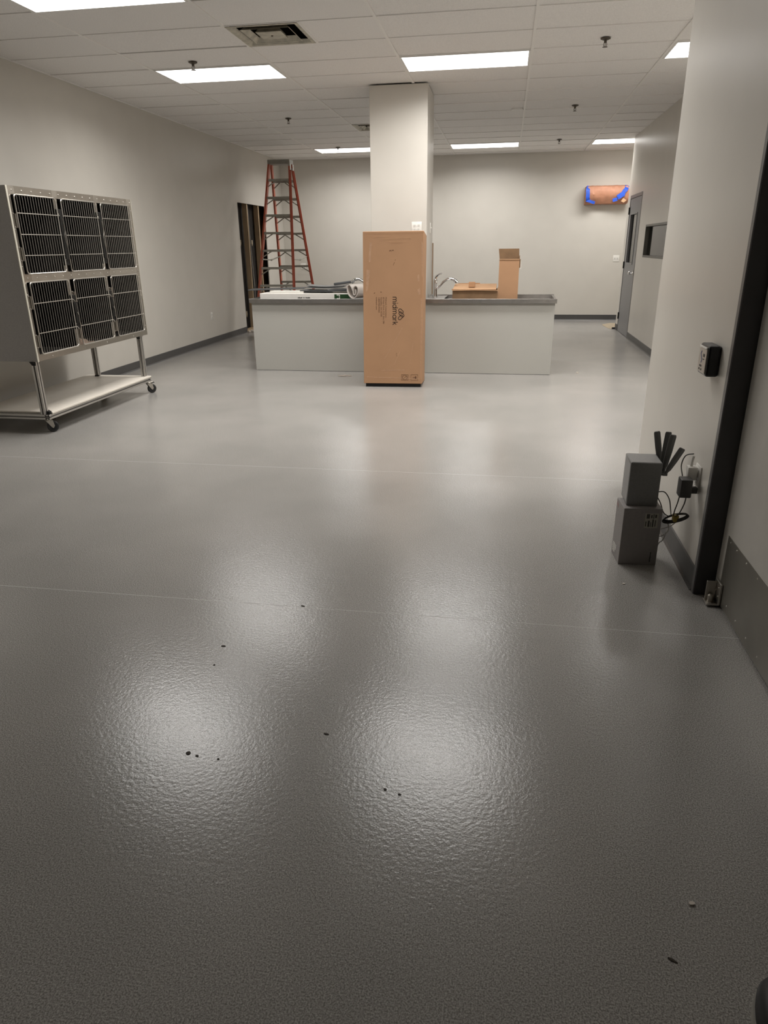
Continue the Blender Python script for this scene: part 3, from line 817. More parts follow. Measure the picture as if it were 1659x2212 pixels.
# ------------------------------------------------------------------ tall carton leaning at the column
BW, BT, BL = .640, .44, 1.562
big = thing('tall_shipping_carton', 'tall brown shipping carton standing in front of the column and counters', 'box', (-1.185, 7.965, .0), (-.085, 0, .045))
bm = nb(); box(bm, -BW/2, BW/2, -BT, 0, 0, BL, .006, 2)
for v in bm.verts:                               # slightly bulged, handled cardboard
    if v.co.z > BL-.02 and v.co.y > -.1: v.co.z -= .004
obj('carton_body', bm, M['card'], big, local=True)
Fb = lambda u, v, d: (-BW/2+u*BW, -BT-.0006-d, BL*(1-v))       # u: left to right, v: top to bottom
def fold(poly, bm, d=(0, .0008)): prism(bm, poly, d[0], d[1], Fb)
# corner crush and flap creases
bm = nb()
for v0, u0, u1 in ((.012, .01, .99), (.051, .33, .57), (.036, .2, .45), (.068, .43, .72), (.074, .45, .68), (.046, .55, .8)):
    ribbon(bm, [(u0, v0), ((u0+u1)/2, v0+.001), (u1, v0)], .0016, Fb)
obj('top_crease', bm, M['card_lt'], big, local=True)
for pl in ([(.115, .07), (.15, .072), (.135, .13), (.128, .19), (.10, .195), (.095, .16)], [(.06, .24), (.115, .245), (.105, .30), (.08, .37), (.045, .385), (.05, .33)],
           [(.90, .28), (.93, .27), (.935, .315), (.91, .32)], [(.905, .37), (.945, .36), (.955, .40), (.925, .405)], [(.965, .06), (.985, .08), (.985, .30), (.972, .28)], [(.965, .42), (.985, .44), (.985, .98), (.972, .95)]):
    bm = nb(); fold(pl, bm); obj('scuff_mark', bm, M['card_scuff'], big, local=True)
for a, b in (((.36, .83), (.66, .62)), ((.52, .87), (.62, .78)), ((.795, .86), (.84, .72)), ((.3, .91), (.7, .905)), ((.05, .955), (.95, .965))):
    bm = nb(); ribbon(bm, [a, b], .005, Fb); obj('scratch', bm, M['card_scuff'], big, local=True)
bm = nb()
for pts in ([(.435, .125), (.46, .120), (.47, .128)], [(.48, .122), (.505, .119), (.51, .124)], [(.50, .215), (.525, .195)], [(.53, .185), (.54, .178)], [(.555, .80), (.565, .79)], [(.57, .812), (.56, .805)], [(.18, .395), (.20, .39)], [(.29, .385), (.31, .388)]):
    ribbon(bm, pts, .0045, Fb)
obj('pen_marks', bm, M['ink_soft'], big, local=True)
# wordmark reading downwards: letter space (a = along the text, h = letter height) -> face (u, v)
def word_map(u_base, v0, sa, sh):
    return lambda a, h, d: Fb(u_base + h*sh/BW, v0 + a*sa/BL, d)
bm = nb()
S = .0375
W = word_map(.494, .417, S, .039); w = .19
def stem(x, h): ribbon(bm, [(x, 0), (x, h)], w, W)
def arch(x, wd, h=1.0): ribbon(bm, [(x, .5)] + arc(x+wd/2, h-wd/2, wd/2, 180, 0, 10) + [(x+wd, 0)], w, W)
def bowl(x): ribbon(bm, arc(x+.5, .5, .44, 0, 360, 24)[:-1], w, W, closed=True)
x = .1
stem(x, 1.0); arch(x, .62); arch(x+.62, .62); x += 1.24+.42
stem(x, 1.0); ribbon(bm, [(x-.1, 1.38), (x+.1, 1.38)], .2, W); x += .30
bowl(x); stem(x+.94, 1.45); x += .94+.38
stem(x, 1.0); arch(x, .62); arch(x+.62, .62); x += 1.24+.30
bowl(x); stem(x+.94, 1.0); x += .94+.38
stem(x, 1.0); ribbon(bm, [(x, .55)] + arc(x+.34, .60, .34, 175, 75, 8), w, W); x += .72
stem(x, 1.45); ribbon(bm, [(x+.05, .42), (x+.60, 1.0)], w, W); ribbon(bm, [(x+.22, .62), (x+.66, 0)], w, W)
obj('printed_wordmark', bm, M['ink'], big, local=True)
# emblem of three linked capsules
bm = nb()
def capsule(cu, cv, ang, ln, r):
    ca, sa = math.cos(R(ang)), math.sin(R(ang)); pts = []
    for sgn, st in ((1, -90), (-1, 90)):
        for k in range(9):
            th = R(st+180*k/8); px = sgn*ln/2 + r*math.cos(th); py = r*math.sin(th)
            pts.append((cu+(px*ca-py*sa), cv+(px*sa+py*ca)))
    ribbon(bm, pts, .0068, lambda a, h, d: Fb(.5, 0, d) if False else (-BW/2+a, -BT-.0006-d, BL-h), closed=True)
eu, ev = .640*BW, .531*BL
capsule(eu-.004, ev-.031, 42, .026, .0155)
capsule(eu+.002, ev+.002, 45, .034, .0155)
capsule(eu-.008, ev+.033, -45, .026, .0155)
obj('printed_emblem', bm, M['ink'], big, local=True)
# small address lines
def text_mesh(txt, size):
    cu = bpy.data.curves.new('txt', 'FONT'); cu.body = txt; cu.size = size; cu.resolution_u = 2
    o = bpy.data.objects.new('txt', cu); COL.objects.link(o)
    dg = bpy.context.evaluated_depsgraph_get()
    me = bpy.data.meshes.new_from_object(o.evaluated_get(dg))
    bpy.data.objects.remove(o); bpy.data.curves.remove(cu)
    return me
bm = nb()
for k, (ln, u0) in enumerate((('Midmark Corporation', .372), ('60 Vista Drive, P.O. Box 286', .331), ('Versailles, OH 45380', .292), ('1.800.MIDMARK', .254), ('midmark.com', .213))):
    me = text_mesh(ln, .0235)
    b2 = nb(); b2.from_mesh(me); bpy.data.meshes.remove(me)
    for v in b2.verts:
        a, h = v.co.x, v.co.y
        v.co = Vector((-BW/2+u0*BW+h, -BT-.0012, BL*(1-.418)-a))
    tmp = bpy.data.meshes.new('t'); b2.to_mesh(tmp); b2.free(); bm.from_mesh(tmp); bpy.data.meshes.remove(tmp)
obj('printed_address', bm, M['ink_soft'], big, local=True)
# handling symbols in the lower right corner
bm = nb()
def frame_rect(u0, u1, v0, v1):
    ribbon(bm, [(u0, v0), (u1, v0), (u1, v1), (u0, v1)], .006, Fb, closed=True)
Fm = lambda a, h, d: (-BW/2+a, -BT-.0006-d, BL-h)
for (u0, u1) in ((.647, .765), (.812, .930)):
    x0, x1, y0, y1 = u0*BW, u1*BW, .938*BL, .977*BL
    ribbon(bm, [(x0, y0), (x1, y0), (x1, y1), (x0, y1), (x0, y0), (x1, y0)], .0035, Fm)
cx, cy = .706*BW, .9575*BL
ribbon(bm, arc(cx, cy, .024, 0, 360, 20)[:-1], .0035, Fm, closed=True); ribbon(bm, [(cx-.017, cy+.017), (cx+.017, cy-.017)], .0035, Fm)
for s in (-1, 1): ribbon(bm, [(cx+s*.018, cy-.018), (cx+s*.029, cy-.018), (cx+s*.029, cy+.018), (cx+s*.018, cy+.018)], .0025, Fm)
cx = .876*BW
prism(bm, [(cx-.001, cy-.008), (cx+.006, cy-.014), (cx+.018, cy-.014), (cx+.018, cy+.014), (cx+.006, cy+.014), (cx-.001, cy+.008)], 0, .0006, Fm)
prism(bm, [(cx-.012, cy-.002), (cx, cy-.002), (cx, cy+.002), (cx-.012, cy+.002)], 0, .0006, Fm)
prism(bm, [(cx-.018, cy-.009), (cx-.014, cy-.009), (cx-.014, cy+.009), (cx-.018, cy+.009)], 0, .0006, Fm)
obj('printed_symbols', bm, M['ink_soft'], big, local=True)
bm = nb(); box(bm, -BW/2+.02, BW/2-.015, -BT+.02, -BT+.06, -.034, 0); obj('shadow_block', bm, M['black'], big, local=True)  # added black block for the shadow under the raised front edge

# ------------------------------------------------------------------ orange double-sided stepladder
LX, LY, LA, LH, LWT, LWB, LS, LN = -3.92, 12.825, .036, 2.845, .331, .69, .97, 10
ld = thing('stepladder', 'tall orange fibreglass stepladder standing behind the left counter', 'ladder', (LX, LY, 0), (0, 0, LA))
def rail_pt(sec, side, t):
    return Vector((side*(LWT+(LWB-LWT)*t)/2, sec*(.06+(LS-.06)*t), LH*(1-t)-.02*(1-t)))
for sec in (-1, 1):
    for side in (-1, 1):
        p0, p1 = rail_pt(sec, side, 0), rail_pt(sec, side, 1)
        bm = nb(); wdt = .082; thk = .006; fl = .026
        d = (p1-p0).normalized(); ax = Vector((1, 0, 0)); ax = (ax-d*ax.dot(d)).normalized(); ay = d.cross(ax)
        # C channel: web plus two flanges turned outwards
        def slab(a0, a1, b0, b1):
            q = []
            for p in (p0, p1):
                q.append([bm.verts.new(p+ax*a+ay*b) for a, b in ((a0, b0), (a1, b0), (a1, b1), (a0, b1))])
            for k in range(4): bm.faces.new((q[0][k], q[0][(k+1) % 4], q[1][(k+1) % 4], q[1][k]))
            bm.faces.new(q[0][::-1]); bm.faces.new(q[1])
        slab(-thk/2, thk/2, -wdt/2, wdt/2)
        s = side
        for b0 in (-wdt/2, wdt/2-thk): slab(min(0, s*fl), max(0, s*fl), b0, b0+thk)
        rl = obj('side_rail', bm, M['orange'], ld, local=True)
        bm = nb(); box(bm, p1.x-.022, p1.x+.022, p1.y-.045, p1.y+.045, 0, .05, .004, 1); obj('foot', bm, M['rubber'], rl, local=True)
for sec in (-1, 1):
    for k in range(1, LN):
        t_ = k/LN
        a, b = rail_pt(sec, -1, t_), rail_pt(sec, 1, t_)
        bm = nb(); box(bm, a.x+.004, b.x-.004, a.y-.042, a.y+.042, a.z-.006, a.z, .001, 1)
        for yy in (-.042, .036): box(bm, a.x+.004, b.x-.004, a.y+yy, a.y+yy+.006, a.z-.036, a.z-.004)
        st = obj('step', bm, M['lad_alu'], ld, local=True)
        for s, p in ((1, a), (-1, b)):
            bm = nb(); q = rail_pt(sec, -s, t_+.42/LN)
            tube(bm, [(p.x+s*min(.16, (b.x-a.x)*.36), p.y, p.z-.022), (q.x+s*.008, q.y, q.z)], .0095, 6)
            lathe(bm, [(.009, -.004), (.009, .004)], (p.x+s*min(.16, (b.x-a.x)*.36), p.y-.046, p.z-.02), 'Y', 8)
            obj('step_brace', bm, M['lad_alu'], st, local=True)
bm = nb(); box(bm, -LWT/2-.028, LWT/2+.028, -.13, .13, LH-.068, LH, .008, 2); obj('top_cap', bm, M['lad_cap'], ld, local=True)
bm = nb()
for side in (-1, 1):
    a = rail_pt(-1, side, .555); b = rail_pt(1, side, .545); mdl = (a+b)/2+Vector((0, 0, -.035))
    tube(bm, [a, mdl, b], .011, 6)
    for p in (a, b, mdl): lathe(bm, [(.016, -.012), (.016, .012)], p, 'X', 10)
obj('spreader_bar', bm, M['lad_alu'], ld, local=True)
bm = nb()
for s in (-1, 1): box(bm, LWT/2+.004, LWT/2+.034, s*.09-.04, s*.09+.04, LH-.16, LH-.06, .003, 1)
obj('cap_bracket', bm, M['lad_alu'], ld, local=True)

# white cable hanging in the wall cavity
bm = nb(); tube(bm, spline([(XL-.05, 13.10, 2.17), (XL-.05, 13.12, 1.6), (XL-.055, 13.17, 1.1), (XL-.05, 13.18, .7), (XL-.06, 13.14, .3)]), .006, 6)
tag(obj('white_cable', bm, M['cable_gray'], None, True, loc=(XL-.05, 13.14, .3)), 'thin white cable hanging in the opened left wall between the studs', 'cable')
# crumbs of plaster at the foot of the opening
bm = nb()
for k in range(5):
    a = bmesh.ops.create_icosphere(bm, subdivisions=1, radius=random.uniform(.02, .04))['verts']
    bmesh.ops.translate(bm, verts=a, vec=(-4.56+.035*k+random.uniform(-.01, .01), 12.42+random.uniform(-.04, .05), .018))
    for v in a: v.co += Vector((random.uniform(-.008, .008), random.uniform(-.008, .008), random.uniform(-.008, .004))); v.co.z = max(v.co.z, .001)
tag(obj('plaster_crumbs', bm, M['scrap'], loc=(-4.5, 12.42, 0)), 'small white plaster rubble on the floor at the foot of the wall opening', 'rubble')

# ------------------------------------------------------------------ paper-wrapped wall unit
t = thing('wrapped_wall_unit', 'wall-mounted air conditioner wrapped in brown paper with blue tape, high on the back wall', 'wall unit', (1.86, 15.0, 2.14))
ax0, ax1, az0, az1 = 1.425, 2.205, 2.145, 2.47; AY = 14.80
bm = nb(); nU, nV = 28, 16
prof = [(YB-.005, az1-.01), (AY+.10, az1), (AY+.03, az1-.025), (AY, az1-.08), (AY-.005, az0+.17), (AY+.005, az0+.10), (AY+.035, az0+.045), (AY+.09, az0+.012), (YB-.005, az0)]
grid = []
for i in range(nU+1):
    u = i/nU; row = []
    for k, (y, z) in enumerate(prof):
        jx = random.uniform(-.002, .002); amp = .010 if 1 < k < 7 else .003
        dip = .035*math.sin(u*math.pi)*(1 if k in (5, 6) else 0)
        row.append(bm.verts.new((ax0+(ax1-ax0)*u+jx+(.02*(1-2*u) if k in (1, 2) and i in (0, nU) else 0), y+random.uniform(-amp, amp)+dip*.5, z+random.uniform(-.003, .003)+dip*.5)))
    grid.append(row)
for i in range(nU):
    for k in range(len(prof)-1): bm.faces.new((grid[i][k], grid[i+1][k], grid[i+1][k+1], grid[i][k+1]))
bm.faces.new(grid[0]); bm.faces.new(grid[-1][::-1])
obj('paper_wrap', bm, M['paper_brown'], t, True)
def tape(pts, w, nm='blue_tape'):
    bm = nb(); pts = spline(pts, 4); L_, R_ = [], []
    for i, p in enumerate(pts):
        tt = (pts[min(i+1, len(pts)-1)]-pts[max(i-1, 0)]).normalized(); sd = tt.cross(Vector((0, -1, 0))).normalized()*w/2
        jit = random.uniform(-.006, .006)
        L_.append(p+sd*(1+jit*8)); R_.append(p-sd*(1-jit*8))
    for i in range(len(pts)-1):
        q = [L_[i], R_[i], R_[i+1], L_[i+1]]
        a = [bm.verts.new(v) for v in q]; b = [bm.verts.new(v+Vector((0, -.004, 0))) for v in q]
        bm.faces.new(a); bm.faces.new(b[::-1])
        for k in range(4): bm.faces.new((a[k], a[(k+1) % 4], b[(k+1) % 4], b[k]))
    obj(nm, bm, M['tape'], t)
tape([(1.475, AY+.06, az1-.012), (1.45, AY-.005, az1-.07), (1.455, AY-.022, az0+.2), (1.46, AY-.02, az0+.11), (1.475, AY+.015, az0+.055)], .07)
tape([(1.435, AY+.01, az0+.075), (1.51, AY+.0, az0+.05), (1.60, AY+.03, az0+.022)], .05)
tape([(2.165, AY+.06, az1-.012), (2.150, AY-.006, az1-.07), (2.105, AY-.024, az0+.20), (2.085, AY-.022, az0+.125)], .075)
tape([(2.10, AY-.026, az0+.175), (2.05, AY-.025, az0+.135), (2.00, AY-.016, az0+.105)], .085)
tape([(2.00, AY-.010, az0+.080), (1.92, AY+.004, az0+.060)], .06)
bm = nb(); prism(bm, [(2.11, az0+.10), (2.17, az0+.055), (2.12, az0+.015), (2.07, az0+.04)], AY-.03, AY-.022, lambda u, v, d: (u, d+(v-az0)*.3, v)); obj('torn_flap', bm, M['card_lt'], t)

# ------------------------------------------------------------------ outlets, switches
def plate(name, label, cat, o, ax, w=.075, h=.118, kind='duplex', grp='white wall plates'):
    """o = centre on the wall; ax: outward normal 'x-','y-','x+'"""
    t = thing(name, label, cat, o, group=grp)
    rot = {'y-': 0, 'x-': R(-90), 'x+': R(90)}[ax]
    t.rotation_euler = (0, 0, rot)
    bm = nb(); box(bm, -w/2, w/2, -.006, .0, -h/2, h/2, .002, 2); obj('cover_plate', bm, M['white_pl'], t, True, True)
    cols = [0] if w < .09 else [-.023, .023]
    for cx in cols:
        if kind == 'duplex':
            for cz in (.020, -.020):
                bm = nb(); lathe(bm, [(.0165, -.009), (.0165, -.004)], (cx, 0, cz), 'Y', 16); rc = obj('receptacle', bm, M['white_pl'], t, True, True)
                bm = nb()
                for sx in (-.0065, .0065): box(bm, cx+sx-.0015, cx+sx+.0015, -.0096, -.0088, cz-.003, cz+.006)
                box(bm, cx-.0025, cx+.0025, -.0096, -.0088, cz-.011, cz-.007); obj('socket_slots', bm, M['slot'], rc, False, True)
        elif kind == 'switch':
            bm = nb(); box(bm, cx-.005, cx+.005, -.016, -.004, -.004, .010, .001, 1); obj('toggle', bm, M['white_pl'], t, False, True)
            bm = nb(); box(bm, cx-.006, cx+.006, -.0064, -.0058, -.014, .014); obj('switch_slot', bm, M['slot'], t, False, True)
    return t
def fix_sub(): pass
plate('outlet', 'four-socket white outlet on the front of the column above the tall carton', 'outlet', (-1.033, CY0, 1.645), 'y-', .117, .118)
plate('light_switch', 'white switch plate on the right side face of the column', 'switch', (CX1, 8.96, 1.645), 'x+', .075, .118, 'switch')
plate('light_switch', 'white double switch plate on the back wall beside the gray door', 'switch', (2.125, YB, 1.17), 'y-', .117, .118, 'switch')
plate('outlet', 'white outlet on the back wall seen through the stepladder legs', 'outlet', (-4.225, YB, 1.065), 'y-', .117, .125)
plate('outlet', 'white outlet low on the left wall near the opened wall section', 'outlet', (XL, 10.90, .43), 'x+', .075, .125)
plate('outlet', 'white outlet with adapter and charger, low on the keypad wall', 'outlet', (XN, 3.125, .468), 'x-', .080, .122)

# ------------------------------------------------------------------ far gray door and side window
d1 = bpy.data.objects.new('door_1', None); COL.objects.link(d1); d1['kind'] = 'structure'; d1.location = (XR, 12.63, 0)
bm = nb()
box(bm, XR-.004, XR+T, RD0, RD0+.05, 0, RDZ, .002, 1); box(bm, XR-.002, XR+T, RD1-.028, RD1, 0, RDZ, .002, 1); box(bm, XR-.004, XR+T, RD0+.05, RD1-.028, RDZ-.05, RDZ, .002, 1)
obj('door_frame', bm, M['frame_gray'], d1)
ly0, ly1, lz1 = RD0+.054, RD1-.032, RDZ-.055
gy0, gy1, gz0, gz1 = 12.36, 12.99, 1.125, 1.905
bm = nb()
box(bm, XR+.004, XR+.048, ly0, gy0, .008, lz1); box(bm, XR+.004, XR+.048, gy1, ly1, .008, lz1)
box(bm, XR+.004, XR+.048, gy0, gy1, .008, gz0); box(bm, XR+.004, XR+.048, gy0, gy1, gz1, lz1)
lf = obj('door_leaf', bm, M['door_gray'], d1)
bm = nb()
for a in ((gy0, gy0+.02, gz0, gz1), (gy1-.02, gy1, gz0, gz1), (gy0+.02, gy1-.02, gz0, gz0+.02), (gy0+.02, gy1-.02, gz1-.02, gz1)):
    box(bm, XR-.004, XR+.056, *a, .002, 1)
obj('glazing_bead', bm, M['door_gray'], lf)
bm = nb(); box(bm, XR+.026, XR+.031, gy0+.02, gy1-.02, gz0+.02, gz1-.02); obj('glass_pane', bm, M['glass'], lf)
bm = nb(); box(bm, XR+.036, XR+.039, gy0+.02, gy1-.02, gz0+.02, gz1-.02); obj('added_glass_backing', bm, M['backing'], lf)  # added sheet standing in for the pale lit room beyond the glass
bm = nb(); kz, ky = 1.0, ly0+.07
lathe(bm, [(.033, XR+.004), (.033, XR-.006), (.014, XR-.012), (.012, XR-.035), (.022, XR-.042), (.029, XR-.055), (.027, XR-.068), (.012, XR-.076), (.001, XR-.077)], (0, ky, kz), 'X', 20)
obj('door_knob', bm, M['chrome'], lf, True)
bm = nb(); box(bm, XR-.008, XR+.004, ly0-.012, ly0+.012, kz-.05, kz+.05, .002, 1); obj('strike_plate', bm, M['steel'], d1)
for z in (1.95, 1.10, .26):
    bm = nb(); cyl(bm, (XR-.008, ly1+.002, z-.055), (XR-.008, ly1+.002, z+.055), .010, 10); box(bm, XR-.004, XR+.003, ly1-.022, ly1+.024, z-.055, z+.055); obj('hinge', bm, M['latch'], lf)

w1 = bpy.data.objects.new('window_1', None); COL.objects.link(w1); w1['kind'] = 'structure'; w1.location = (XR, 10.6, WZ0)
bm = nb(); f = .03
box(bm, XR-.004, XR+T+.004, WY0, WY0+f, WZ0, WZ1, .002, 1); box(bm, XR-.004, XR+T+.004, WY1-f, WY1, WZ0, WZ1, .002, 1)
box(bm, XR-.004, XR+T+.004, WY0+f, WY1-f, WZ0, WZ0+f, .002, 1); box(bm, XR-.004, XR+T+.004, WY0+f, WY1-f, WZ1-f, WZ1, .002, 1)
obj('window_frame', bm, M['win_frame'], w1)
bm = nb(); box(bm, XR+.046, XR+.051, WY0+f, WY1-f, WZ0+f, WZ1-f); obj('window_pane', bm, M['glass'], w1)
bm = nb(); box(bm, XR+.056, XR+.060, WY0+f, WY1-f, WZ0+f, WZ1-f); obj('window_shade', bm, M['shade'], w1)

# ------------------------------------------------------------------ near door in the keypad wall
d2 = bpy.data.objects.new('door_2', None); COL.objects.link(d2); d2['kind'] = 'structure'; d2.location = (XN, 2.4, 0)
bm = nb()
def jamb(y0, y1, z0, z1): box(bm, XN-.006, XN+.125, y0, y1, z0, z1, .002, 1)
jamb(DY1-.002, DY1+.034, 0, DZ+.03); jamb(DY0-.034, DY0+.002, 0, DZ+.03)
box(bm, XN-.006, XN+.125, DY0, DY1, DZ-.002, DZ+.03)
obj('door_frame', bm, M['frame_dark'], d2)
bm = nb(); box(bm, XN-.0075, XN-.006, DY1+.004, DY1+.034, 0, DZ+.03); box(bm, XN-.0075, XN-.006, DY0-.034, DY0-.004, 0, DZ+.03); obj('frame_face', bm, M['frame_gray'], d2)
lx = .965
bm = nb(); box(bm, lx, lx+.044, DY0+.006, DY1-.005, .010, DZ-.006, .001, 1); lf2 = obj('door_leaf', bm, M['leaf'], d2)
bm = nb(); box(bm, lx-.0016, lx, DY0+.05, 2.838, .014, .316, .0005, 1); kp = obj('kick_plate', bm, M['kick'], lf2)
bm = nb()
for y in (2.80, 2.72, 2.60, 2.47, 2.34, 2.20, 2.05, 1.9):
    for z in (.048, .298) : lathe(bm, [(.0045, lx-.0015), (.0035, lx-.0032), (.001, lx-.0038)], (0, y, z), 'X', 8)
obj('plate_screw', bm, M['rivet'], kp, True)
bm = nb()
box(bm, lx-.012, lx-.002, 2.792, 2.862, .012, .108, .002, 1)
box(bm, lx-.052, lx-.012, 2.842, 2.852, .012, .100, .002, 1)
box(bm, lx-.055, lx-.004, 2.80, 2.86, .006, .014, .001, 1)
lathe(bm, [(.011, .014), (.011, .040), (.006, .046)], (lx-.034, 2.83, 0), 'Z', 14)
for y, z in ((2.81, .085), (2.81, .045), (2.84, .065)): lathe(bm, [(.005, lx-.012), (.003, lx-.016)], (0, y, z), 'X', 8)
obj('pivot_hinge', bm, M['steel_h'], lf2)

# ------------------------------------------------------------------ keypad
t = thing('keypad_reader', 'black wall keypad with a silver face beside the dark door frame', 'keypad', (XN, 3.14, .985))
bm = nb(); kx = .838
box(bm, kx, XN, 3.072, 3.205, .925, 1.052, .010, 2); obj('keypad_housing', bm, M['black'], t)
bm = nb(); box(bm, kx-.0035, kx+.001, 3.082, 3.195, .935, 1.036, .003, 1); fc = obj('keypad_face', bm, M['keyface'], t)
bm = nb(); F = lambda u, v, d: (kx-.0036-d, u, v)
ribbon(bm, [(3.155, 1.022), (3.165, 1.010), (3.152, .998), (3.140, .986), (3.150, .975)], .006, F, d=(0, .0008)); obj('blue_emblem', bm, M['keyblue'], fc)
bm = nb()
for y, z, w_, h_ in ((3.118, 1.008, .020, .012), (3.118, .992, .020, .004), (3.150, .962, .030, .008), (3.165, .948, .014, .008), (3.135, .948, .014, .008)):
    box(bm, kx-.0045, kx-.0035, y-w_/2, y+w_/2, z-h_/2, z+h_/2)
obj('keypad_marks', bm, M['ink_gray'], fc)
bm = nb(); box(bm, kx-.006, kx, 3.085, 3.192, 1.036, 1.043, .001, 1); obj('light_bar', bm, M['white_pl'], fc)

# ------------------------------------------------------------------ router on its retail box, by the keypad wall
rb = thing('retail_box', 'mauve-grey retail box on the floor under the router', 'box', (.686, 3.265, 0), (0, 0, R(4)))
bw, bd, bh = .176, .150, .288
bm = nb(); box(bm, -bw/2, bw/2, -bd/2, bd/2, 0, bh, .0015, 1); obj('box_body', bm, M['box_gray'], rb, local=True)
bm = nb(); box(bm, bw/2-.077, bw/2-.016, -bd/2-.0012, -bd/2, bh-.096, bh-.022); lb = obj('shipping_label', bm, M['label_gray'], rb, local=True)
bm = nb(); F = lambda u, v, d: (u, -bd/2-.0013-d, v)
for x0, x1, z0, z1 in ((-.070, -.056, .240, .262), (-.050, -.044, .242, .258), (-.040, -.036, .240, .262), (-.032, -.024, .244, .260),
                      (-.073, -.069, .200, .225), (-.062, -.054, .198, .230), (-.050, -.047, .198, .222), (-.042, -.036, .198, .236), (-.030, -.026, .200, .232)):
    prism(bm, [(bw/2+x0, z0), (bw/2+x1, z0), (bw/2+x1, z1), (bw/2+x0, z1)], 0, .0006, F)
obj('label_print', bm, M['ink_gray'], lb, local=True)
bm = nb(); F = lambda u, v, d: (u, -bd/2-.0002-d, v)
for k, h_ in enumerate((.006, .004, .004, .006, .004, .004, .004, .005)):
    z = .018+.0062*k; prism(bm, [(bw/2-.030-h_/2, z), (bw/2-.030+h_/2, z), (bw/2-.030+h_/2, z+.0045), (bw/2-.030-h_/2, z+.0045)], 0, .0006, F)
obj('box_name_print', bm, M['black'], rb, local=True)
bm = nb(); F = lambda u, v, d: (-bw/2-.0002-d, u, v)
for k, (z, y0, y1) in enumerate(((.062, -.01, .055), (.052, .0, .06), (.042, .005, .062), (.032, .01, .062), (.022, .02, .06))):
    y = y1
    while y > y0:
        l_ = random.uniform(.006, .014); prism(bm, [(y, z), (y-l_, z), (y-l_, z+.005), (y, z+.005)], 0, .0006, F); y -= l_+.003
obj('side_text', bm, M['white_pl'], rb, local=True)
bm = nb(); prism(bm, [(.062, .275), (.038, .262), (.034, .25), (.058, .262)], 0, .0006, F); obj('red_mark', bm, M['red_dim'], rb, local=True)

rt = thing('router', 'charcoal cube-shaped router with four raised paddle antennas, standing on the retail box', 'router', (.687, 3.305, bh))
bm = nb(); poly = [(-.070, .0), (.070, .0), (.070, .212), (-.064, .212), (-.070, .206)]
box(bm, -.070, .070, -.078, .078, 0, .212, .003, 2)
obj('router_body', bm, M['router'], rt, True, True)
bm = nb(); box(bm, -.066, .066, -.074, .074, .2118, .2135, .0006, 1); obj('router_lid', bm, M['router_top'], rt, local=True)
bm = nb(); box(bm, -.0708, -.0698, -.070, .070, .012, .200); sp = obj('side_grille', bm, M['router_top'], rt, local=True)
bm = nb()
for z in (.035, .050): lathe(bm, [(.0025, -.0708), (.0022, -.0716)], (0, .050, z), 'X', 8)
obj('indicator_light', bm, M['white_pl'], sp, local=True)
def antenna(base, tip, w=.028):
    b, p = Vector(base), Vector(tip); d = (p-b).normalized(); s = Vector((1, 0, 0)); s = (s-d*s.dot(d)).normalized(); n = d.cross(s)
    bm = nb(); th = .0055
    prof = [(0, .5), (.12, .5), (.2, .8), (.55, 1.0), (.96, 1.0), (1.0, .8)]; L_ = (p-b).length
    ring = []
    for t_, k in prof:
        c = b+d*L_*t_; ring.append([bm.verts.new(c+s*x+n*y) for x, y in ((-w/2*k, -th*.3), (0, -th), (w/2*k, -th*.3), (w/2*k, th*.3), (0, th), (-w/2*k, th*.3))])
    for a, c in zip(ring, ring[1:]):
        for k in range(6): bm.faces.new((a[k], a[(k+1) % 6], c[(k+1) % 6], c[k]))
    bm.faces.new(ring[0][::-1]); bm.faces.new(ring[-1])
    o = obj('antenna', bm, M['antenna'], rt)
    bm = nb(); cyl(bm, b-Vector((.028, 0, 0)), b+Vector((.004, 0, 0)), .006, 10); lathe(bm, [(.007, -.010), (.007, .010)], b, 'X', 10); obj('antenna_hinge', bm, M['antenna'], o, True)
yA = 3.33
antenna((.780, yA+.045, .440), (.745, yA+.045, .614), .029)
antenna((.782, yA+.015, .435), (.790, yA+.010, .622), .029)
antenna((.784, yA-.015, .432), (.806, yA-.020, .616), .029)
antenna((.786, yA-.045, .430), (.845, yA-.055, .562), .029)

# power: adapter, charger brick, cords
t = thing('power_adapter', 'white block adapter plugged into the low outlet on the keypad wall', 'adapter', (XN-.03, 3.125, .49))
bm = nb(); box(bm, XN-.052, XN-.010, 3.105, 3.150, .462, .522, .005, 2); obj('adapter_body', bm, M['white_pl'], t, True)
bm = nb(); tube(bm, spline([(XN-.035, 3.128, .522), (XN-.034, 3.128, .545), (XN-.03, 3.13, .57)]), [.006]*16+[.0025], 8); obj('plug_boot', bm, M['white_pl'], t, True)
def cord(name, pts, r, m, label=None, grp=None, parent=None):
    bm = nb(); P = spline(pts, 7); tube(bm, P, r, 7)
    if parent is not None: return obj(name, bm, m, parent, True)
    return tag(obj(name, bm, m, None, True, loc=tuple(P[0])), label, 'cable', grp)
t = thing('power_supply', 'dark grey charger brick with bundled black cords hanging between outlet and router', 'charger', (XN-.06, 3.08, .40))
bm = nb(); box(bm, .800, .850, 3.040, 3.102, .400, .484, .006, 2); obj('brick_body', bm, M['brick'], t, True)
bm = nb(); box(bm, .850, XN-.009, 3.070, 3.096, .412, .440, .003, 1); obj('wall_prong_block', bm, M['brick'], t)
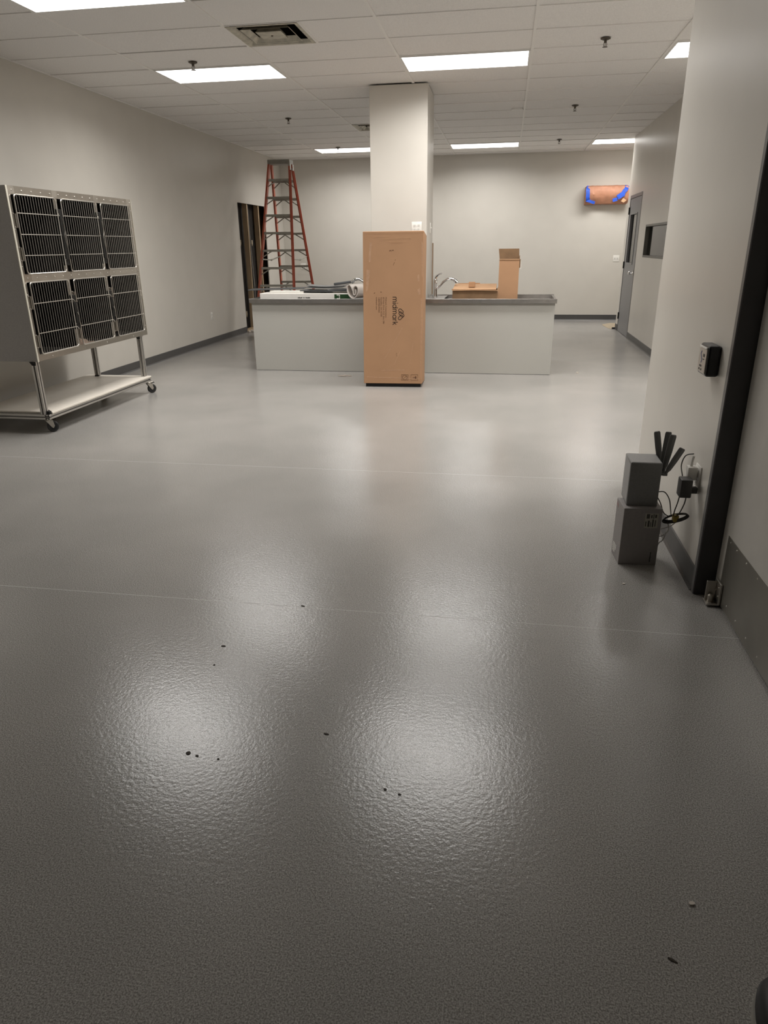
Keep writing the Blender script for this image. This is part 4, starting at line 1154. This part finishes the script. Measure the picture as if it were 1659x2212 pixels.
for pts in ([(.858, 3.131, .578), (.832, 3.155, .562), (.818, 3.15, .52), (.816, 3.10, .4845)],
            [(.7600, 3.30, .335), (.80, 3.31, .335), (.820, 3.28, .31), (.825, 3.25, .27), (.822, 3.22, .255)],
            [(.7600, 3.28, .325), (.782, 3.28, .29), (.797, 3.26, .25), (.815, 3.225, .242)],
            [(.818, 3.10, .400), (.818, 3.12, .35), (.818, 3.15, .30), (.822, 3.17, .268)],
            [(.834, 3.06, .400), (.836, 3.08, .36), (.832, 3.12, .30), (.826, 3.15, .272)]):
    cord('power_cord', pts, .0026, M['cable'], parent=t)
bm = nb(); c = Vector((.834, 3.18, .254)); ux = Vector((.042, -.052, .036)); uz = Vector((0, .010, .014))
for q in range(3):
    tube(bm, [c+ux*(1-.07*q)*math.cos(2*math.pi*k/24)+uz*(1-.1*q)*math.sin(2*math.pi*k/24)+Vector((0, 0, .004*(q-1))) for k in range(24)], .0034, 7, closed=True)
obj('cord_loops', bm, M['cable'], t, True)
bm = nb(); box(bm, c.x-.012, c.x+.012, c.y-.018, c.y+.018, c.z-.017, c.z+.017, .004, 1); obj('twist_tie', bm, M['twist'], t)
G_ = 'pale network cables behind the retail box'
cord('network_cable', [(.790, 3.34, .135), (.802, 3.28, .157), (.826, 3.24, .185), (.838, 3.22, .205), (.850, 3.215, .222)], .0026, M['cable_gray'], 'topmost pale network cable curving behind the retail box', G_)
cord('network_cable', [(.790, 3.32, .105), (.800, 3.26, .126), (.812, 3.21, .165), (.816, 3.20, .190), (.812, 3.21, .215)], .0026, M['cable_gray'], 'middle pale network cable curving behind the retail box', G_)
cord('network_cable', [(.786, 3.31, .004), (.794, 3.29, .05), (.800, 3.27, .088), (.800, 3.23, .112), (.800, 3.196, .144), (.800, 3.180, .176)], .0026, M['cable_gray'], 'lowest pale network cable loop near the floor behind the retail box', G_)

# ------------------------------------------------------------------ odds and ends on the floor
bm = nb()
poly = [(1.87, 14.18), (1.86, 14.05), (1.87, 13.80), (1.885, 13.62), (1.895, 13.50), (1.93, 13.42), (2.0, RY1+.005), (2.16, RY1+.02), (2.16, 14.42), (2.05, 14.44)]
prism(bm, poly, .0005, .003, lambda u, v, d: (u, v, d))
tag(obj('bare_floor_patch', bm, M['patch'], loc=(2.0, 13.9, 0)), 'ragged pale bare patch of floor at the wall corner by the gray door', 'floor patch')
bm = nb(); box(bm, 1.945, 2.0, 13.40, 13.44, .003, .03, .004, 1)
tag(obj('rubber_scrap', bm, M['rubber'], loc=(1.97, 13.42, .003)), 'small black rubber scrap at the foot of the wall corner by the gray door', 'scrap')
bm = nb(); c = Vector((-1.845, 8.155, .002)); n = 22
ro = [bm.verts.new(c+Vector((.085*math.cos(2*math.pi*k/n)*random.uniform(.85, 1.1), .055*math.sin(2*math.pi*k/n)*random.uniform(.85, 1.1), random.uniform(0, .005)))) for k in range(n)]
ri = [bm.verts.new(c+Vector((.035*math.cos(2*math.pi*k/n)+.02, .016*math.sin(2*math.pi*k/n)-.004, random.uniform(0, .003)))) for k in range(n)]
for k in range(n): bm.faces.new((ro[k], ro[(k+1) % n], ri[(k+1) % n], ri[k]))
bmesh.ops.solidify(bm, geom=bm.faces[:], thickness=.0012)
tag(obj('white_film_scrap', bm, M['scrap'], loc=(-1.845, 8.155, .001)), 'oval white film scrap on the floor in front of the left counter', 'scrap')
def flake(x, y, w, d, yaw, label, m='dirt', h=.002):
    bm = nb(); k = 7
    pl = [(w*math.cos(2*math.pi*i/k)*random.uniform(.7, 1.15), d*math.sin(2*math.pi*i/k)*random.uniform(.7, 1.15)) for i in range(k)]
    prism(bm, pl, .0004, h, lambda u, v, dd: (u, v, dd))
    o = obj('floor_flake', bm, M[m]); o.location = (x, y, 0); o.rotation_euler = (0, 0, yaw)
    return tag(o, label, 'debris', 'crumbs lying on the floor')
flake(-.891, 1.60, .009, .008, .3, 'largest brown crumb, under the left foreground floor reflection')
flake(-.860, 1.592, .006, .004, .2, 'second brown crumb, just right of the largest one on the floor')
flake(-.79, 1.589, .004, .003, 0, 'small brown crumb further right of the two brown crumbs')
flake(-1.016, 2.199, .010, .004, .1, 'dark dash-shaped chip on the floor above the left foreground reflection')
flake(-1.00, 2.07, .004, .004, .1, 'dark speck just below the dash-shaped chip on the floor')
flake(-.492, 1.751, .009, .004, -.2, 'dark brown chip on the floor between the two foreground reflections')
flake(-.795, 2.556, .010, .004, -.3, 'dark chip lying on the floor seam at left of centre')
flake(-.268, 1.541, .005, .004, 0, 'dark speck at the lower left edge of the middle floor reflection')
flake(-.225, 1.528, .005, .003, 0, 'tiny dark speck right beside the speck by the middle reflection')
flake(.427, 1.138, .012, .003, -.5, 'thin dark sliver on the floor near the bottom right corner')
flake(.502, 1.288, .008, .005, .4, 'pale crumb on the dark floor near the lower right', 'scrap', .004)
flake(.60, 2.97, .008, .006, .4, 'pale speck on the floor just in front of the retail box', 'scrap', .003)
flake(.905, 8.625, .016, .012, .4, 'small white crumb on the floor right of the right-hand counter', 'scrap', .014)

# dark shoe toe entering at the lower right
t = thing('shoe', 'black shoe toe with a grey welt at the bottom right corner', 'shoe', (.612, .962, 0))
def shoe_outline(k=1.0):
    pts = []
    for i in range(28):
        a = 2*math.pi*i/28; c, s = math.cos(a), math.sin(a)
        pts.append((.060*k*s*(1+.08*c), .135*k*c))
    return pts
mxs = Matrix.Translation((.612, .962, 0))
bm = nb(); P = shoe_outline(1.05); prism(bm, P, .0, .022, lambda u, v, d: mxs @ Vector((u, v, d))); obj('welt_sole', bm, M['sole'], t)
bm = nb(); rings = []
for zz, k in ((.022, 1.0), (.04, 1.02), (.06, .97), (.075, .84), (.085, .60), (.09, .3)):
    rings.append([bm.verts.new(mxs @ Vector((u*k, v*k-(1-k)*.05, zz+(.05 if v < -.02 else 0)*(1-k)))) for u, v in shoe_outline(1.0)])
for a, b in zip(rings, rings[1:]):
    for k in range(28): bm.faces.new((a[k], a[(k+1) % 28], b[(k+1) % 28], b[k]))
bm.faces.new(rings[-1]); bm.faces.new(rings[0][::-1]); obj('shoe_upper', bm, M['shoe'], t, True)

# ------------------------------------------------------------------ camera, world, view
f, yaw, pitch, roll = 1497.14, .1684608, .36649784, -.01182640
cyw, syw = math.cos(yaw), math.sin(yaw)
f0 = Vector((-syw, cyw, 0)); r0 = Vector((cyw, syw, 0)); u0 = Vector((0, 0, 1))
fw = f0*math.cos(pitch)-u0*math.sin(pitch); up = u0*math.cos(pitch)+f0*math.sin(pitch)
rt_ = r0*math.cos(roll)+up*math.sin(roll); up2 = up*math.cos(roll)-r0*math.sin(roll)
cam = bpy.data.cameras.new('camera'); cam.sensor_fit = 'VERTICAL'; cam.sensor_height = 36; cam.sensor_width = 27
cam.lens = 36*f/2212; cam.clip_start = .02; cam.clip_end = 100
co = bpy.data.objects.new('camera', cam); COL.objects.link(co)
m3 = Matrix((rt_, up2, -fw)).transposed()
co.matrix_world = Matrix.Translation((0, 0, 1.45)) @ m3.to_4x4()
scene.camera = co
w = bpy.data.worlds.new('world'); scene.world = w; w.use_nodes = True
w.node_tree.nodes['Background'].inputs['Color'].default_value = (.01, .01, .01, 1)
w.node_tree.nodes['Background'].inputs['Strength'].default_value = .1
scene.view_settings.view_transform = 'Standard'
scene.view_settings.look = 'None'
scene.view_settings.exposure = 0.17
scene.view_settings.gamma = 1.0
try: scene.view_settings.use_curve_mapping = False
except Exception: pass
scene.cycles.max_bounces = 6; scene.cycles.diffuse_bounces = 4; scene.cycles.glossy_bounces = 3
scene.cycles.caustics_reflective = False; scene.cycles.caustics_refractive = False
scene.cycles.use_adaptive_sampling = True; scene.cycles.adaptive_threshold = .05
